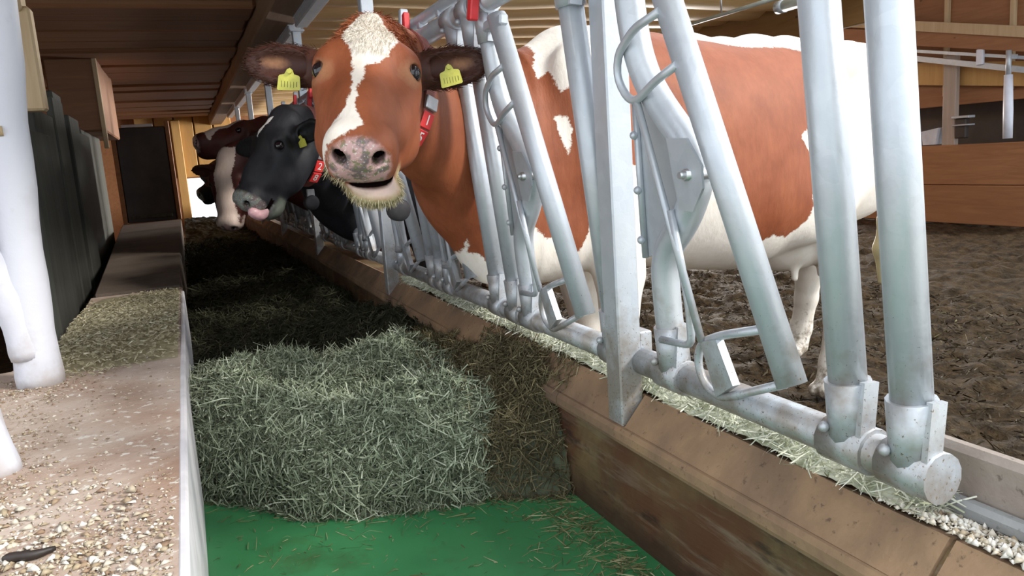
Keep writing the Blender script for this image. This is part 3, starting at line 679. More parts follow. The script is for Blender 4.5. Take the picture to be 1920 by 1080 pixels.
def cow_surface(name, res, R, Fr, head, neck, legs, stations=None, lo=None, hi=None, ears=True, hs=1.0, mouth=True, body=True, tail=None, udder=True, fc=.84, brisket=(), pr=.056):
    """R, Fr: ground points below rump and chest; head = (O, L, a, n); neck = [(point, radius)...]"""
    R = np.array([*R, 0.]); Fr = np.array([*Fr, 0.]); fw = nrm(Fr - R); lat = np.cross([0, 0, 1], fw); up = np.array([0, 0, 1.])
    O, L, a, n = [np.asarray(q, float) for q in head]; yc = lambda y: y if y < .17 else .17 + (y - .17) * fc
    H = lambda x, y, z: O + (L * x + a * yc(y) + n * z) * hs
    B = lambda s_, x, z: R + fw * s_ + lat * x + up * z
    F = Field(lo, hi, res)
    if body:
        st = stations or [(-.06, 1.20, .98, .08), (.03, 1.31, .78, .17), (.14, 1.35, .66, .235), (.34, 1.365, .60, .27), (.58, 1.345, .57, .285), (.85, 1.335, .535, .325), (1.12, 1.345, .575, .315), (1.36, 1.375, .63, .255), (1.56, 1.385, .65, .20), (1.70, 1.26, .66, .13)]
        F.loft(R, fw, lat, st, 2.35, .06)
        for sg in (-1, 1):
            F.ell(B(.42, sg * .225, 1.26), (fw, lat, up), (.075, .05, .05), .09)          # hip bone
            F.ell(B(.02, sg * .12, 1.235), (fw, lat, up), (.06, .05, .05), .08)           # pin bone
            F.ell(B(.24, sg * .17, 1.0), (fw, lat, up), (.20, .11, .30), .08)             # thigh
            F.ell(B(1.50, sg * .165, 1.02), (nrm(fw - up * .5), lat, nrm(up + fw * .5)), (.13, .075, .30), .08)  # shoulder blade
            F.ell(B(.62, sg * .215, .74), (fw, lat, up), (.13, .07, .10), .09)            # stifle and flank fold
        for q in range(9): F.ell(B(.50 + q * .11 + .02 * math.sin(q * 2.1), 0, 1.328 + .005 * math.sin(q * 1.7)), (fw, lat, up), (.045, .03, .026), .06)
        if udder:
            F.ell(B(.50, .02, .60), (fw, lat, up), (.19, .15, .115), .06)
            for sx, sy in ((.56, .10), (.42, .11)): F.cap(B(sx, sy, .53), B(sx, sy, .47), .016, .012, .02)
        for kind, pts in legs:
            for i in range(len(pts) - 1):
                (p, r0), (q, r1) = pts[i], pts[i + 1]; F.cap(B(*p), B(*q), r0, r1, .05 if i == 0 else .025)
            p, r0 = pts[-1]; e = np.array(p)
            for sg in (-1, 1): F.cap(B(e[0] + .035, e[1] + sg * .022, .028), B(e[0] + .005, e[1] + sg * .018, e[2] - .01), .028, .026, .012)
        if tail:
            F.chain([B(*q) for q in tail], list(np.linspace(.030, .018, len(tail))), .04)
            F.chain([B(*tail[-1]), B(tail[-1][0], tail[-1][1], tail[-1][2] - .12), B(tail[-1][0] + .01, tail[-1][1], tail[-1][2] - .26)], [.02, .035, .012], .03)
    for i in range(len(neck) - 1):
        (p, r0), (q, r1) = neck[i], neck[i + 1]; d = nrm(np.asarray(q, float) - p); F.cap(p, q, r0, r1, .07, dirn=np.cross(d, up) if abs(d[2]) < .95 else lat, sq=.55)
    for (p, r0), (q, r1) in brisket: F.cap(p, q, r0, r1, .08)
    # head, in its own frame: x across, y down the face, z out of the forehead
    s = hs; mx = -.006 if mouth else 0.0; I = (L, a, n); Ec = lambda c, r, k=.03, cut=False, ax=I: F.ell(H(*c), ax, np.array(r) * s, k * s, cut)
    Cc = lambda p, q, r0, r1, k=.03, cut=False: F.cap(H(*p), H(*q), r0 * s, r1 * s, k * s, cut=cut)
    Ec((0, .085, -.062), (.092, .115, .088), .03)
    Ec((0, .010, -.045), (.058, .055, .046), .04)
    for g in (-1, 1): Cc((g * .080, .20, -.035), (g * .055, .36, -.045), .020, .016, .03)
    Cc((-.072, .135, -.012), (.072, .135, -.012), .040, .040, .04)
    Cc((0, .12, -.04), (0, .30, -.032), .080, .062, .04); Cc((0, .30, -.032), (0, .415, -.030), .062, .058, .04)
    for g in (-1, 1):
        Ec((g * .086, .160, -.018), (.026, .036, .030), .025)
        Ec((g * .054, .19, -.105), (.048, .110, .085), .04)
        Cc((g * .058, .10, -.15), (g * .048, .27, -.128), .055, .050, .05); Cc((g * .048, .27, -.128), (g * .012, .415, -.105), .050, .036, .04)
        Cc((g * .078, .19, -.055), (g * .060, .33, -.060), .026, .018, .04)
        Ec((mx + g * .038, .435, -.014), (.030, .040, .034), .022)
        Ec((mx + g * .044, .43, -.062), (.025, .040, .034), .03)
    Ec((mx, .438, -.036), (.060, .046, .050), .03)
    if mouth:
        Cc((-.022, .495, -.094), (.066, .470, -.096), .0115, .012, .008, True); Cc((.066, .470, -.096), (.078, .41, -.10), .011, .006, .01, True)
        Ec((.024, .462, -.1225), (.050, .030, .0155), .012)
        Ec((.020, .420, -.142), (.050, .048, .028), .03)
    else: Ec((mx, .435, -.105), (.050, .045, .030), .02)
    for g in (-1, 1): Ec((mx + g * .037, .484, -.016), (.0125, .030, .0165), .008, True, (nrm(L - g * .55 * n), nrm(a), nrm(n + g * .55 * L)))
    for g in (-1, 1): Ec((g * .100, .166, -.008), (.019, .017, .018), .012, True)
    ear = []
    if ears:
        e2 = nrm(-.70 * a + .72 * n); e3 = nrm(.72 * a + .70 * n)
        for g, dr in ((-1, ears[0]), (1, ears[1])):
            e1 = nrm(g * L + e2 * dr) if np.isscalar(dr) else nrm(dr); c = H(g * .088, .075, -.072); ct = c + e1 * .098 * s; e2b = nrm(e2 - e1 * (e2 @ e1))
            F.cap(c - e1 * .02 * s, c + e1 * .04 * s, .030 * s, .034 * s, .03 * s)
            F.ell(ct, (e1, e2b, e3), np.array((.088, .047, .022)) * s, .03 * s)
            F.ell(ct + (e3 * .017 + e1 * .006) * s, (e1, e2b, e3), np.array((.068, .030, .018)) * s, .012 * s, True)
            ear.append((g, ct, e1, e2b, e3))
    V, Q = F.surface(); V = smooth_verts(V, Q, 2)
    hl = (V - O) @ np.stack([L, a, n], 1) / s; hl[:, 1] = np.where(hl[:, 1] < .17, hl[:, 1], .17 + (hl[:, 1] - .17) / fc)
    bl = (V - R) @ np.stack([fw, lat, up], 1)
    at = {'white': np.full(len(V), .3), 'dark': np.full(len(V), .3), 'tan': np.full(len(V), .3), 'low': np.clip((V[:, 2] - .02) / .50, 0, 1)}
    front = (hl[:, 1] > .30) & (np.abs(hl[:, 0]) < .2) & (hl[:, 1] < .6) & (np.abs(hl[:, 2]) < .3)
    big = np.full(len(V), .3)
    pd = np.sqrt(((hl[:, 0] - mx) / 1.12) ** 2 + (hl[:, 1] - .488) ** 2 + ((hl[:, 2] + .034) / 1.08) ** 2) - pr
    at['pink'] = np.where(front & (hl[:, 2] > -.093), pd, big)
    lipd = np.maximum(np.maximum(np.abs(hl[:, 2] + .1085) - .0075, .425 - hl[:, 1]), np.abs(hl[:, 0] - .024) - .060); at['lip'] = np.where(front, lipd, big) if mouth else big
    at['chin'] = np.where(front, np.maximum(hl[:, 2] + .1155, .375 - hl[:, 1]), big) if mouth else big
    if tail: at['chin'] = np.where((bl[:, 0] < -.03) & (bl[:, 2] < .66), -.02, at['chin'])
    hole = big
    for g in (-1, 1):
        u_ = (hl[:, 0] - mx - g * .037); w_ = hl[:, 2] + .016; u2, w2 = (u_ - g * .55 * w_) / 1.14, (w_ + g * .55 * u_) / 1.14
        hole = np.minimum(hole, np.sqrt((u2 / .74) ** 2 + ((hl[:, 1] - .482) / 3.4) ** 2 + w2 ** 2) - .0168)
        hole = np.minimum(hole, np.sqrt((hl[:, 0] - g * .098) ** 2 + (hl[:, 1] - .166) ** 2 + (hl[:, 2] + .008) ** 2) - .019)
    if mouth: hole = np.minimum(hole, np.where(hl[:, 1] > .40, np.sqrt((hl[:, 2] + .095) ** 2 + np.maximum(0, np.abs(hl[:, 0] - .022) - .044) ** 2) - .0095, .3))
    at['hole'] = hole; at['tan'] = np.minimum(at['tan'], np.minimum.reduce([np.sqrt((hl[:, 0] - g * .088) ** 2 + ((hl[:, 1] - .178) / 1.2) ** 2 + (hl[:, 2] + .01) ** 2) - .026 for g in (-1, 1)]))
    for g, ct, e1, e2b, e3 in ear:
        w = V - ct; x, y, z = w @ e1, w @ e2b, w @ e3; near = (np.abs(w) < .2).all(1)
        at['dark'] = np.where(near, np.minimum(at['dark'], np.maximum(-(x / s + .082), np.sqrt((x / 1.9) ** 2 + y ** 2 + z ** 2) - .085)), at['dark'])
        at['tan'] = np.where(near, np.minimum(at['tan'], np.maximum(np.sqrt(((x - .022) / 1.9) ** 2 + (y - .004) ** 2 * 1.6) - .009, -z - .004)), at['tan'])
    return dict(V=V, Q=Q, at=at, hl=hl, bl=bl, H=H, B=B, ear=ear, head=(O, L, a, n), fw=fw, lat=lat)
def cow_object(name, label, cat, S, mat_, loc, group=None):
    root = thing(name, label, cat, loc, group)
    me = np_mesh('body', S['V'] - np.asarray(loc), S['Q'], mat_, True, S['at'])
    link('body', me, root); return root

mE = NT('eye_gloss'); mE = mE.done((.012, .008, .010), .06, 0, .6)
M['eye'] = mE
M['tag'] = plain('yellow_ear_tag', (.52, .50, .075), .45, 0, .12, 60)
M['ink'] = plain('tag_ink', (.10, .10, .02), .6)
M['strap'] = plain('dull_red_strap', (.34, .12, .10), .7, 0, .3, 40)
M['strap_grey'] = plain('grey_strap', (.30, .29, .29), .7, 0, .3, 40)
M['plate_red'] = plain('red_number_plate', (.75, .045, .045), .4, 0, .06, 20)
M['white_print'] = plain('white_print', (.85, .85, .84), .5, 0, .02)
M['black_plastic'] = plain('black_plastic', (.022, .019, .022), .65, 0, .3, 50)
M['tongue'] = plain('tongue', (.62, .36, .38), .35, 0, .15, 60)

def add_eyes(root, S, gs=(-1, 1), hs=1.0, lid=True):
    for g in gs:
        O, L, a, n = S['head']; c = S['H'](g * .0955, .166, -.010)
        link_ball = MB().ball(c, .0195 * hs, 16, 12); e = link_ball.build('eye', M['eye'], root)
        if lid:
            d = nrm(L * g * .72 + n * .55 + a * .1); t1 = nrm(a - d * (a @ d)); t2 = np.cross(d, t1); ring = []
            for k in range(20): al = 2 * math.pi * k / 20; ring.append(c + d * .0085 * hs + (t1 * math.sin(al) * .0115 + t2 * math.cos(al) * .0165) * hs)
            MB().tube(ring, (.0030) * hs, 6, closed=True).build('eyelid', M['lid'], e)
M['lid'] = plain('eyelid', (.085, .040, .026), .5, 0, .2, 60)
def ear_tag(root, ctr, ex, ey, sc=1.0, digits=True):
    ex = Vector(ex).normalized(); ey = Vector(ey); ey = (ey - ex * ey.dot(ex)).normalized(); ez = ex.cross(ey); ctr = Vector(ctr)
    pl = [(-.0255, -.022), (-.023, -.0245), (.0225, -.021), (.025, -.0185), (.0225, .008), (.020, .0105), (.010, .0125), (.006, .022), (.000, .026), (-.006, .022), (-.011, .012), (-.021, .009), (-.0235, .006)]
    t = MB().prism([(x * sc, y * sc) for x, y in pl], ctr, ex, ey, ez, .003 * sc).build('ear_tag', M['tag'], root)
    MB().tube([ctr + ey * .018 * sc, ctr + ey * .018 * sc + ez * .008 * sc], .005 * sc, 10).build('button', M['tag'], t)
    if digits:
        for k in range(5):
            p = ctr + (ex * (-.016 + .0065 * k) + ey * (-.010) + ez * .0031) * sc
            MB().obox(p, ex, ey, ez, (.0005 * sc, .0065 * sc, .0002 * sc)).build('printed_bar', M['ink'], t)
        text_obj('printed_digit', '1', .016 * sc, ctr + (ex * .0165 + ey * (-.0095) + ez * .0032) * sc, ex, ey, M['ink'], t, .0002)
    return t
def ribbon(mb, pts, nor, w, th):              # strap: flat band along pts, facing nor
    P = [Vector(p) for p in pts]; m = len(P); vs = []; fs = []
    for i in range(m):
        T = (P[min(i + 1, m - 1)] - P[max(i - 1, 0)]).normalized(); N = Vector(nor[i]); N = (N - T * N.dot(T)).normalized(); S_ = T.cross(N)
        for sx, sn in ((-1, -1), (1, -1), (1, 1), (-1, 1)): vs.append(P[i] + S_ * (w / 2 * sx) + N * (th / 2 * sn))
    for i in range(m - 1):
        for k in range(4): fs.append((i * 4 + k, i * 4 + (k + 1) % 4, (i + 1) * 4 + (k + 1) % 4, (i + 1) * 4 + k))
    fs += [(0, 1, 2, 3), tuple((m - 1) * 4 + k for k in range(4))]
    return mb._add(vs, fs)

def blades(P, D, L, W, bend, tone, up=None):
    """curved flat blades: centre P, direction D, length L, width W"""
    n = len(P); D = D / np.linalg.norm(D, axis=1, keepdims=True); r = rng.normal(size=(n, 3)); S = np.cross(D, r); S /= np.linalg.norm(S, axis=1, keepdims=True) + 1e-9; N = np.cross(D, S)
    t = np.array([-.5, 0., .5]); V = np.zeros((n, 3, 2, 3))
    for i in range(3):
        c = P + D * (L * t[i])[:, None] + N * (bend * L * (.25 - t[i] ** 2))[:, None]; w = W * (1.0, 1.0, .35)[i] / 2
        V[:, i, 0] = c - S * w[:, None]; V[:, i, 1] = c + S * w[:, None]
    b = np.arange(n)[:, None] * 6; Q = np.concatenate([b + np.array([0, 1, 3, 2]), b + np.array([2, 3, 5, 4])], 1).reshape(-1, 4)
    return V.reshape(-1, 3), Q, np.repeat(tone, 6)

# ---- the brown and white cow in front
M['coat_red'] = mk_coat('red_brown_coat', (.225, .058, .021), (.31, .092, .036))
mainO = np.array((.435, 1.80, 1.315)); mL, mA, mN = nrm((0.959, -0.268, -0.09)), nrm((-0.258, -0.701, -0.665)), nrm((-0.114, -0.661, 0.742))
rng_b = dict(lo=(.12, 1.30, -.02), hi=(2.95, 3.02, 1.50))
legs = [('h', [((.24, .15, .98), .13), ((.52, .17, .74), .105), ((.375, .165, .48), .060), ((.405, .165, .29), .040), ((.435, .165, .125), .040), ((.46, .165, .05), .042)]),
        ('h', [((.24, -.15, .98), .13), ((.36, -.17, .72), .12), ((.055, -.21, .47), .070), ((.03, -.25, .27), .048), ((.03, -.28, .125), .046), ((.055, -.28, .05), .048)]),
        ('f', [((1.47, .15, .82), .10), ((1.46, .155, .62), .075), ((1.475, .155, .38), .052), ((1.465, .155, .15), .036), ((1.49, .155, .05), .040)]),
        ('f', [((1.45, -.15, .82), .10), ((1.40, -.155, .62), .075), ((1.36, -.155, .38), .050), ((1.33, -.155, .15), .036), ((1.35, -.155, .05), .040)])]
Sm = cow_surface('main', .0062, (2.62, 2.45), (1.0, 2.18), (mainO, mL, mA, mN),
                 [((1.14, 2.20, .985), .335), ((.84, 2.12, .985), .27), ((.63, 1.985, 1.105), .165), ((.505, 1.88, 1.18), .135), ((.455, 1.835, 1.22), .12)],
                 legs, ears=(.06, .16), brisket=[(((1.0, 2.16, .76), .14), ((.80, 2.09, .715), .080))], tail=[(-.03, .0, 1.27), (-.10, .02, 1.15), (-.10, .03, .85), (-.08, .05, .62)], **rng_b)
V = Sm['V']; hl = Sm['hl']; XZ = V[:, [0, 2]]
W1 = [(0.967, 1.45), (0.983, 1.329), (0.976, 1.286), (0.95, 1.239), (0.952, 1.206), (0.985, 1.224), (0.992, 1.193), (1.002, 1.167), (1.046, 1.193), (1.085, 1.17), (1.21, 1.223), (1.295, 1.291), (1.36, 1.45)]
W2 = [(0.978, 1.102), (1.013, 1.1), (1.027, 1.061), (1.018, 0.989), (0.994, 1.041)]
BEL = [(.80, .55), (0.868, 0.661), (0.862, 0.725), (0.873, 0.784), (0.903, 0.795), (0.942, 0.757), (0.978, 0.764), (1.009, 0.737), (1.049, 0.703), (1.074, 0.745), (1.121, 0.893), (1.191, 0.956), (1.251, 0.945), (1.345, 0.954), (1.476, 0.897), (1.518, 0.853), (1.537, 0.776), (1.572, 0.743), (1.636, 0.676), (1.697, 0.646), (1.79, 0.682), (1.857, 0.662), (1.898, 0.688), (1.942, 0.718), (1.962, 0.77), (1.95, 0.79), (1.964, 0.836), (1.966, 0.903), (1.924, 0.952), (1.886, 1.0), (1.935, 1.029), (1.975, 1.101), (2.032, 1.185), (2.066, 1.261), (2.058, 1.29), (1.98, 1.307), (1.78, 1.304), (1.699, 1.315), (1.624, 1.34), (1.69, 1.5), (3.3, 1.5), (3.3, -.1), (.80, -.1)]
BRI = [(.62, .69), (.672, .715), (.69, .735), (.701, .785), (.710, .742), (.735, .735), (.76, .705), (.86, .665), (.86, .4), (.6, .4)]
BLZ = [(-.008, -.03), (-.049, .06), (-.050, .10), (-.046, .125), (-.032, .150), (-.027, .195), (-.026, .262), (-.027, .33), (-.033, .350), (-.052, .372), (-.090, .395), (-.100, .47), (-.04, .46), (.004, .425), (-.012, .371), (-.015, .336), (-.011, .304), (-.003, .261), (-.002, .213), (.020, .197), (.042, .172), (.060, .123), (.066, .087), (.042, .045), (.018, -.03)]
wh = np.minimum.reduce([poly_sd(XZ, W1), poly_sd(XZ, W2), poly_sd(XZ, BEL)])
wh = np.where(V[:, 0] > .60, np.minimum(wh, poly_sd(XZ, BRI)), .3)
inh = (np.abs(hl[:, 0]) < .13) & (hl[:, 1] > -.08) & (hl[:, 1] < .55) & (hl[:, 2] > -.17)
hw = np.where(hl[:, 2] > -.09, poly_sd(hl[:, :2], BLZ), .3)
Sm['at']['white'] = np.where(inh, hw, wh)
cow = cow_object('cow', 'brown and white cow with a white blaze facing the camera, collar number 15', 'cow', Sm, M['coat_red'], (1.8, 2.3, 0))
add_eyes(cow, Sm)
for (g, ct, e1, e2b, e3), off, tilt in zip(Sm['ear'], ((.014, -.034), (.006, -.022)), (-.06, .22)):
    ex = nrm(mL + tilt * e2b); q = ct + e1 * (-off[0]) + e2b * off[1] + e3 * .026
    ear_tag(cow, q, ex, np.cross(e3, ex) * 1.0, 1.0)

from mathutils.bvhtree import BVHTree
def neck_ring(S, c, axis, n=64, lo=.02):
    bv = BVHTree.FromPolygons([Vector(v) for v in S['V']], [tuple(int(i) for i in q) for q in S['Q']])
    ax = Vector(axis).normalized(); e = Vector((0, 0, 1)); e = (e - ax * e.dot(ax)).normalized(); f = ax.cross(e); P = []; N = []
    for k in range(n):
        d = e * math.cos(2 * math.pi * k / n) + f * math.sin(2 * math.pi * k / n); hit = bv.ray_cast(Vector(c), d, .6)
        r = hit[3] if hit[0] is not None else .15
        P.append(r); N.append(d)
    P = np.array(P); P = (np.roll(P, 1) + P * 2 + np.roll(P, -1)) / 4; P = np.maximum(P, (np.roll(P, 1) + np.roll(P, -1)) / 2)
    return [Vector(c) + N[k] * (float(P[k]) + .007) for k in range(n)], N
def collar(root, S, c, axis, near_pt, digits, hs=1.0, disc=None, w=.034):
    pts, nor = neck_ring(S, c, axis); n = len(pts)
    col_ = ribbon(MB(), pts + [pts[0], pts[1]], nor + [nor[0], nor[1]], w * hs, .005).build('collar', M['strap'], root)
    i0 = min(range(n), key=lambda k: (pts[k] - Vector(near_pt)).length)
    step = 1 if pts[(i0 + 4) % n].z < pts[i0].z else -1
    arc = [(0., i0)]; k = i0; L_ = 0
    for d in range(n // 3):
        k2 = (k + step) % n; L_ += (pts[k2] - pts[k]).length; arc.append((L_, k2)); k = k2
    def at(l):
        for (a, i), (b, j) in zip(arc[:-1], arc[1:]):
            if b >= l: t = (l - a) / (b - a); return pts[i].lerp(pts[j], t), (pts[j] - pts[i]).normalized(), nor[i].lerp(nor[j], t).normalized()
    for q, dg in enumerate(digits):
        p, T, N = at((.021 + q * .042) * hs); N = (N - T * N.dot(T)).normalized(); S_ = T.cross(N)
        pl = MB().obox(p + N * .005 * hs, S_, T, N, (.0185 * hs, .0195 * hs, .0022 * hs), .0015).build('number_plate', M['plate_red'], col_)
        up_ = -T; ex = up_.cross(N)
        text_obj('printed_digit', dg, .036 * hs, p + N * .0078 * hs, ex, up_, M['white_print'], pl if False else col_, .0003)
    p, T, N = at(-0.0 + .001)
    p2 = pts[(i0 - 2 * step) % n]; n2 = nor[(i0 - 2 * step) % n]; T2 = (pts[(i0 - step) % n] - p2).normalized(); n2 = (n2 - T2 * n2.dot(T2)).normalized()
    MB().obox(p2 + n2 * .006, T2.cross(n2), T2, n2, (.020 * hs, .016 * hs, .005), .002).build('buckle', M['zinc'], col_)
    if disc is not None:
        d = Vector(disc); to = (Vector((0, 0, 1.0)) - d).normalized(); to.z = 0; to.normalize(); r = Vector((0, 0, 1)).cross(to)
        to2 = (to + r * .35).normalized()
        prof = [(-.016, .0), (-.016, .023), (-.013, .0255), (.008, .0255), (.013, .022), (.015, .012), (.0155, 0)]
        mb = MB(); n_ = 22; r2 = Vector((0, 0, 1)).cross(to2); vs = []; fs = []
        for x, rr in prof:
            for k in range(n_): a = 2 * math.pi * k / n_; vs.append(d + to2 * x * hs + (r2 * math.cos(a) + Vector((0, 0, 1)) * math.sin(a)) * max(rr, .0004) * hs)
        for i in range(len(prof) - 1):
            for k in range(n_): fs.append((i * n_ + k, i * n_ + (k + 1) % n_, (i + 1) * n_ + (k + 1) % n_, (i + 1) * n_ + k))
        mb._add(vs, fs, True).build('transponder_disc', M['black_plastic'], col_)
        top = d + Vector((0, 0, .026 * hs)); 
        MB().obox(top + Vector((0, 0, .008)), r2, to2, (0, 0, 1), (.013 * hs, .006 * hs, .013 * hs), .002).build('disc_hanger', M['strap_grey'], col_)
    return col_
collar(cow, Sm, (.508, 1.864, 1.088), (-.78, -.52, .33), (.505, 1.83, 1.135), '15', 1.0, (.440, 1.712, .898))

def fur(name, root, S, sel, n, L, W, m, dirf, lift=.35):
    V, Q = S['V'], S['Q']; c = V[Q]; fn = np.cross(c[:, 2] - c[:, 0], c[:, 3] - c[:, 1]); fn /= np.linalg.norm(fn, axis=1, keepdims=True) + 1e-12; ctr = c.mean(1)
    k = np.where(sel(ctr, (ctr - S['head'][0]) @ np.stack(S['head'][1:], 1) / 1.0))[0]
    if not len(k): return None
    k = rng.choice(k, n); P = ctr[k] + rng.normal(0, .002, (n, 3)); N = fn[k]; D = dirf(P, N); D -= N * (D * N).sum(1, keepdims=True); D /= np.linalg.norm(D, axis=1, keepdims=True) + 1e-9
    D = D + N * lift + rng.normal(0, .22, (n, 3)); Lg = rng.uniform(*L, n); D /= np.linalg.norm(D, axis=1, keepdims=True)
    Vb, Qb, T = blades(P + D * (Lg * .42)[:, None], D, Lg, np.full(n, W), rng.normal(.1, .12, n), rng.random(n))
    w = np.array(world_loc(root)); o = link(name, np_mesh(name, Vb - w, Qb, m, True, {'tone': T}), root); o['kind'] = 'stuff'; return o
M['hair_white'] = mk_hay('cream_hair', [(.74, .69, .60), (.78, .73, .65), (.78, .73, .64), (.82, .78, .70), (.85, .82, .76)])
M['hair_dark'] = mk_hay('dark_hair', [(.030, .010, .006), (.045, .016, .010), (.06, .022, .012), (.075, .028, .015), (.10, .04, .02)])
M['hair_red'] = mk_hay('red_hair', [(.16, .045, .017), (.22, .06, .024), (.28, .08, .03), (.32, .10, .04), (.38, .13, .05)])
M['hair_straw'] = mk_hay('straw_hair', [(.28, .22, .12), (.40, .33, .18), (.50, .42, .25), (.58, .50, .32), (.66, .58, .40)])
def inwhite(ctr): hl_ = (ctr - mainO) @ np.stack([mL, mA, mN], 1); return poly_sd(hl_[:, :2], BLZ)
down = lambda P, N: np.tile(mA, (len(P), 1))
fur('forelock', cow, Sm, lambda c, h: (np.abs(h[:, 0]) < .075) & (h[:, 1] > -.045) & (h[:, 1] < .165) & (h[:, 2] > -.07) & (inwhite(c) < -.003), 2600, (.008, .020), .0009, M['hair_white'], down, .18)
fur('poll_hair', cow, Sm, lambda c, h: (np.abs(h[:, 0]) < .105) & (h[:, 1] > -.05) & (h[:, 1] < .09) & (h[:, 2] > -.10) & (inwhite(c) > .002), 2200, (.008, .022), .0012, M['hair_red'], lambda P, N: np.tile(mA, (len(P), 1)) + mL * np.sign((P - mainO) @ mL)[:, None] * .7, .30)
fur('chin_hair', cow, Sm, lambda c, h: (np.abs(h[:, 0]) < .10) & (h[:, 1] > .36) & (h[:, 2] < -.118) & (h[:, 2] > -.19), 1700, (.007, .020), .0010, M['hair_straw'], lambda P, N: np.tile(-mN + mA * .3, (len(P), 1)), .45)
fur('whiskers', cow, Sm, lambda c, h: (h[:, 0] < -.035) & (h[:, 1] > .36) & (h[:, 2] < -.065) & (h[:, 2] > -.10), 150, (.010, .026), .0009, M['hair_straw'], lambda P, N: np.tile(-mN - mL * .6, (len(P), 1)), .6)
for g, ct, e1, e2b, e3 in Sm['ear']:
    fur('ear_hair', cow, Sm, (lambda ct, e1, e2b, e3: lambda c, h: ((((c - ct) @ e1) / .095) ** 2 + (((c - ct) @ e2b) / .055) ** 2 + (((c - ct) @ e3) / .04) ** 2 < 1) & ((np.abs((c - ct) @ e2b) > .024) | ((c - ct) @ e1 > .05)))(ct, e1, e2b, e3), 1100, (.008, .020), .0011, M['hair_dark'], (lambda e1: lambda P, N: np.tile(e1, (len(P), 1)))(e1), .35)

# ---- the cows further down the alley
def bg_cow(label, Y, head, neck, coat, pat, mouth=False, hs=1.0, ears=(.0, .0), res=.013, group=None, eyes=(-1, 1), lid=False):
    R, Fr = (2.55, Y + .10), (.98, Y)
    lg = [(k, [((s_, x, z), r * .98) for (s_, x, z), r in p]) for k, p in legs]
    S = cow_surface('bg', res, R, Fr, head, neck, lg, lo=(-.15, Y - 1.1, -.02), hi=(2.85, Y + .75, 1.52), ears=ears, mouth=mouth, hs=hs, tail=None, pr=.082 if mouth else .06)
    S['at']['white'] = pat(S)
    rt = cow_object('cow', label, 'cow', S, coat, (1.8, Y, 0), group); add_eyes(rt, S, eyes, hs, lid); return rt, S
M['coat_black'] = mk_coat('black_coat', (.010, .010, .013), (.022, .022, .027), (.75, .73, .70), (.008, .008, .009), (.24, .26, .24), (.016, .016, .018), (.12, .12, .115), (.09, .10, .075))
M['coat_maroon'] = mk_coat('dark_maroon_coat', (.055, .012, .010), (.085, .020, .014), (.58, .46, .40), tan=(.07, .02, .015))
M['coat_tan'] = mk_coat('tan_brown_coat', (.20, .085, .045), (.27, .13, .075), (.62, .50, .42), (.05, .02, .012), (.08, .06, .055), (.20, .10, .06))

bO = np.array((.392, 3.27, 1.228)); bL, ba, bn = nrm((.44, -.895, .06)), nrm((-.49, -.295, -.82)), nrm((-.75, -.33, .571))
def pat_black(S):
    hl = S['hl']; d = poly_sd(hl[:, :2], [(-.022, .035), (.004, .03), (.012, .075), (.002, .085), (.010, .105), (-.006, .14), (-.022, .10), (-.012, .08)])
    d = np.where((np.abs(hl[:, 0]) < .1) & (hl[:, 2] > -.06) & (hl[:, 1] < .5) & (hl[:, 1] > -.05), d, .3)
    return np.minimum(d, np.where(S['V'][:, 0] > .9, S['V'][:, 2] - .42, .3))
cow2, S2 = bg_cow('black cow with its tongue out, collar number 28, second cow at the fence', 3.86, (bO, bL, ba, bn),
      [((1.05, 3.86, .99), .33), ((.80, 3.80, .95), .30), ((.62, 3.62, 1.03), .20), ((.49, 3.43, 1.12), .140), ((.42, 3.34, 1.16), .11)], M['coat_black'], pat_black, True, .94, ((-.86, .15, -.16), .10), .009)
S2H = S2['H']
tg = smooth_path([S2H(.02, .40, -.100), S2H(.028, .462, -.100), S2H(.034, .496, -.085), S2H(.038, .505, -.055), S2H(.038, .498, -.030)], 4)
MB().tube(tg, list(np.interp(np.linspace(0, 1, len(tg)), [0, .5, .85, 1], [.018, .022, .020, .008])), 12).build('tongue', M['tongue'], cow2)
for (g, ct, e1, e2b, e3), off in zip(S2['ear'], ((.03, -.01), (.045, -.028))):
    exx = nrm(bL); ear_tag(cow2, ct - e1 * off[0] + e2b * off[1] + e3 * .024, exx, np.cross(e3, exx), .95 if g > 0 else .62, False)
collar(cow2, S2, (.497, 3.465, 1.07), (-.84, -.50, .18), (.515, 3.38, 1.05), '28', 1.2, (.478, 3.27, .868))

def orient(a, n): a = nrm(a); n = nrm(n); n = nrm(n - a * (n @ a)); return np.cross(n, a), a, n
def headpat(poly, zmin=-.09, body=None):
    def f(S):
        hl = S['hl']; d = np.where((np.abs(hl[:, 0]) < .15) & (hl[:, 2] > zmin) & (hl[:, 1] > -.06) & (hl[:, 1] < .56), poly_sd(hl[:, :2], poly), .3)
        b = np.where(S['V'][:, 0] > .62, (body or (lambda V: V[:, 2] - .45))(S['V']), .3); return np.minimum(d, b)
    return f
L3, a3, n3 = orient((-.95, -.15, -.20), (-.22, -.12, .95)); o3 = np.array((.52, 5.52, 1.335))
c3, _ = bg_cow('dark maroon cow with a pale nose stretching its head out to the left', 5.66, (o3, L3, a3, n3), [((1.05, 5.66, 1.0), .32), ((.85, 5.65, 1.02), .28), ((.66, 5.56, 1.14), .19), ((.56, 5.53, 1.25), .13)],
      M['coat_maroon'], headpat([(-.03, .1), (.03, .1), (.045, .30), (.075, .40), (-.07, .40), (-.04, .30)], -.03, lambda V: np.abs(V[:, 2] - .72 + .2 * (V[:, 0] - .8)) - .09), False)
L4, a4, n4 = orient((-.12, -.12, -.98), (-.55, -.82, .05)); o4 = np.array((.255, 4.92, 1.12))
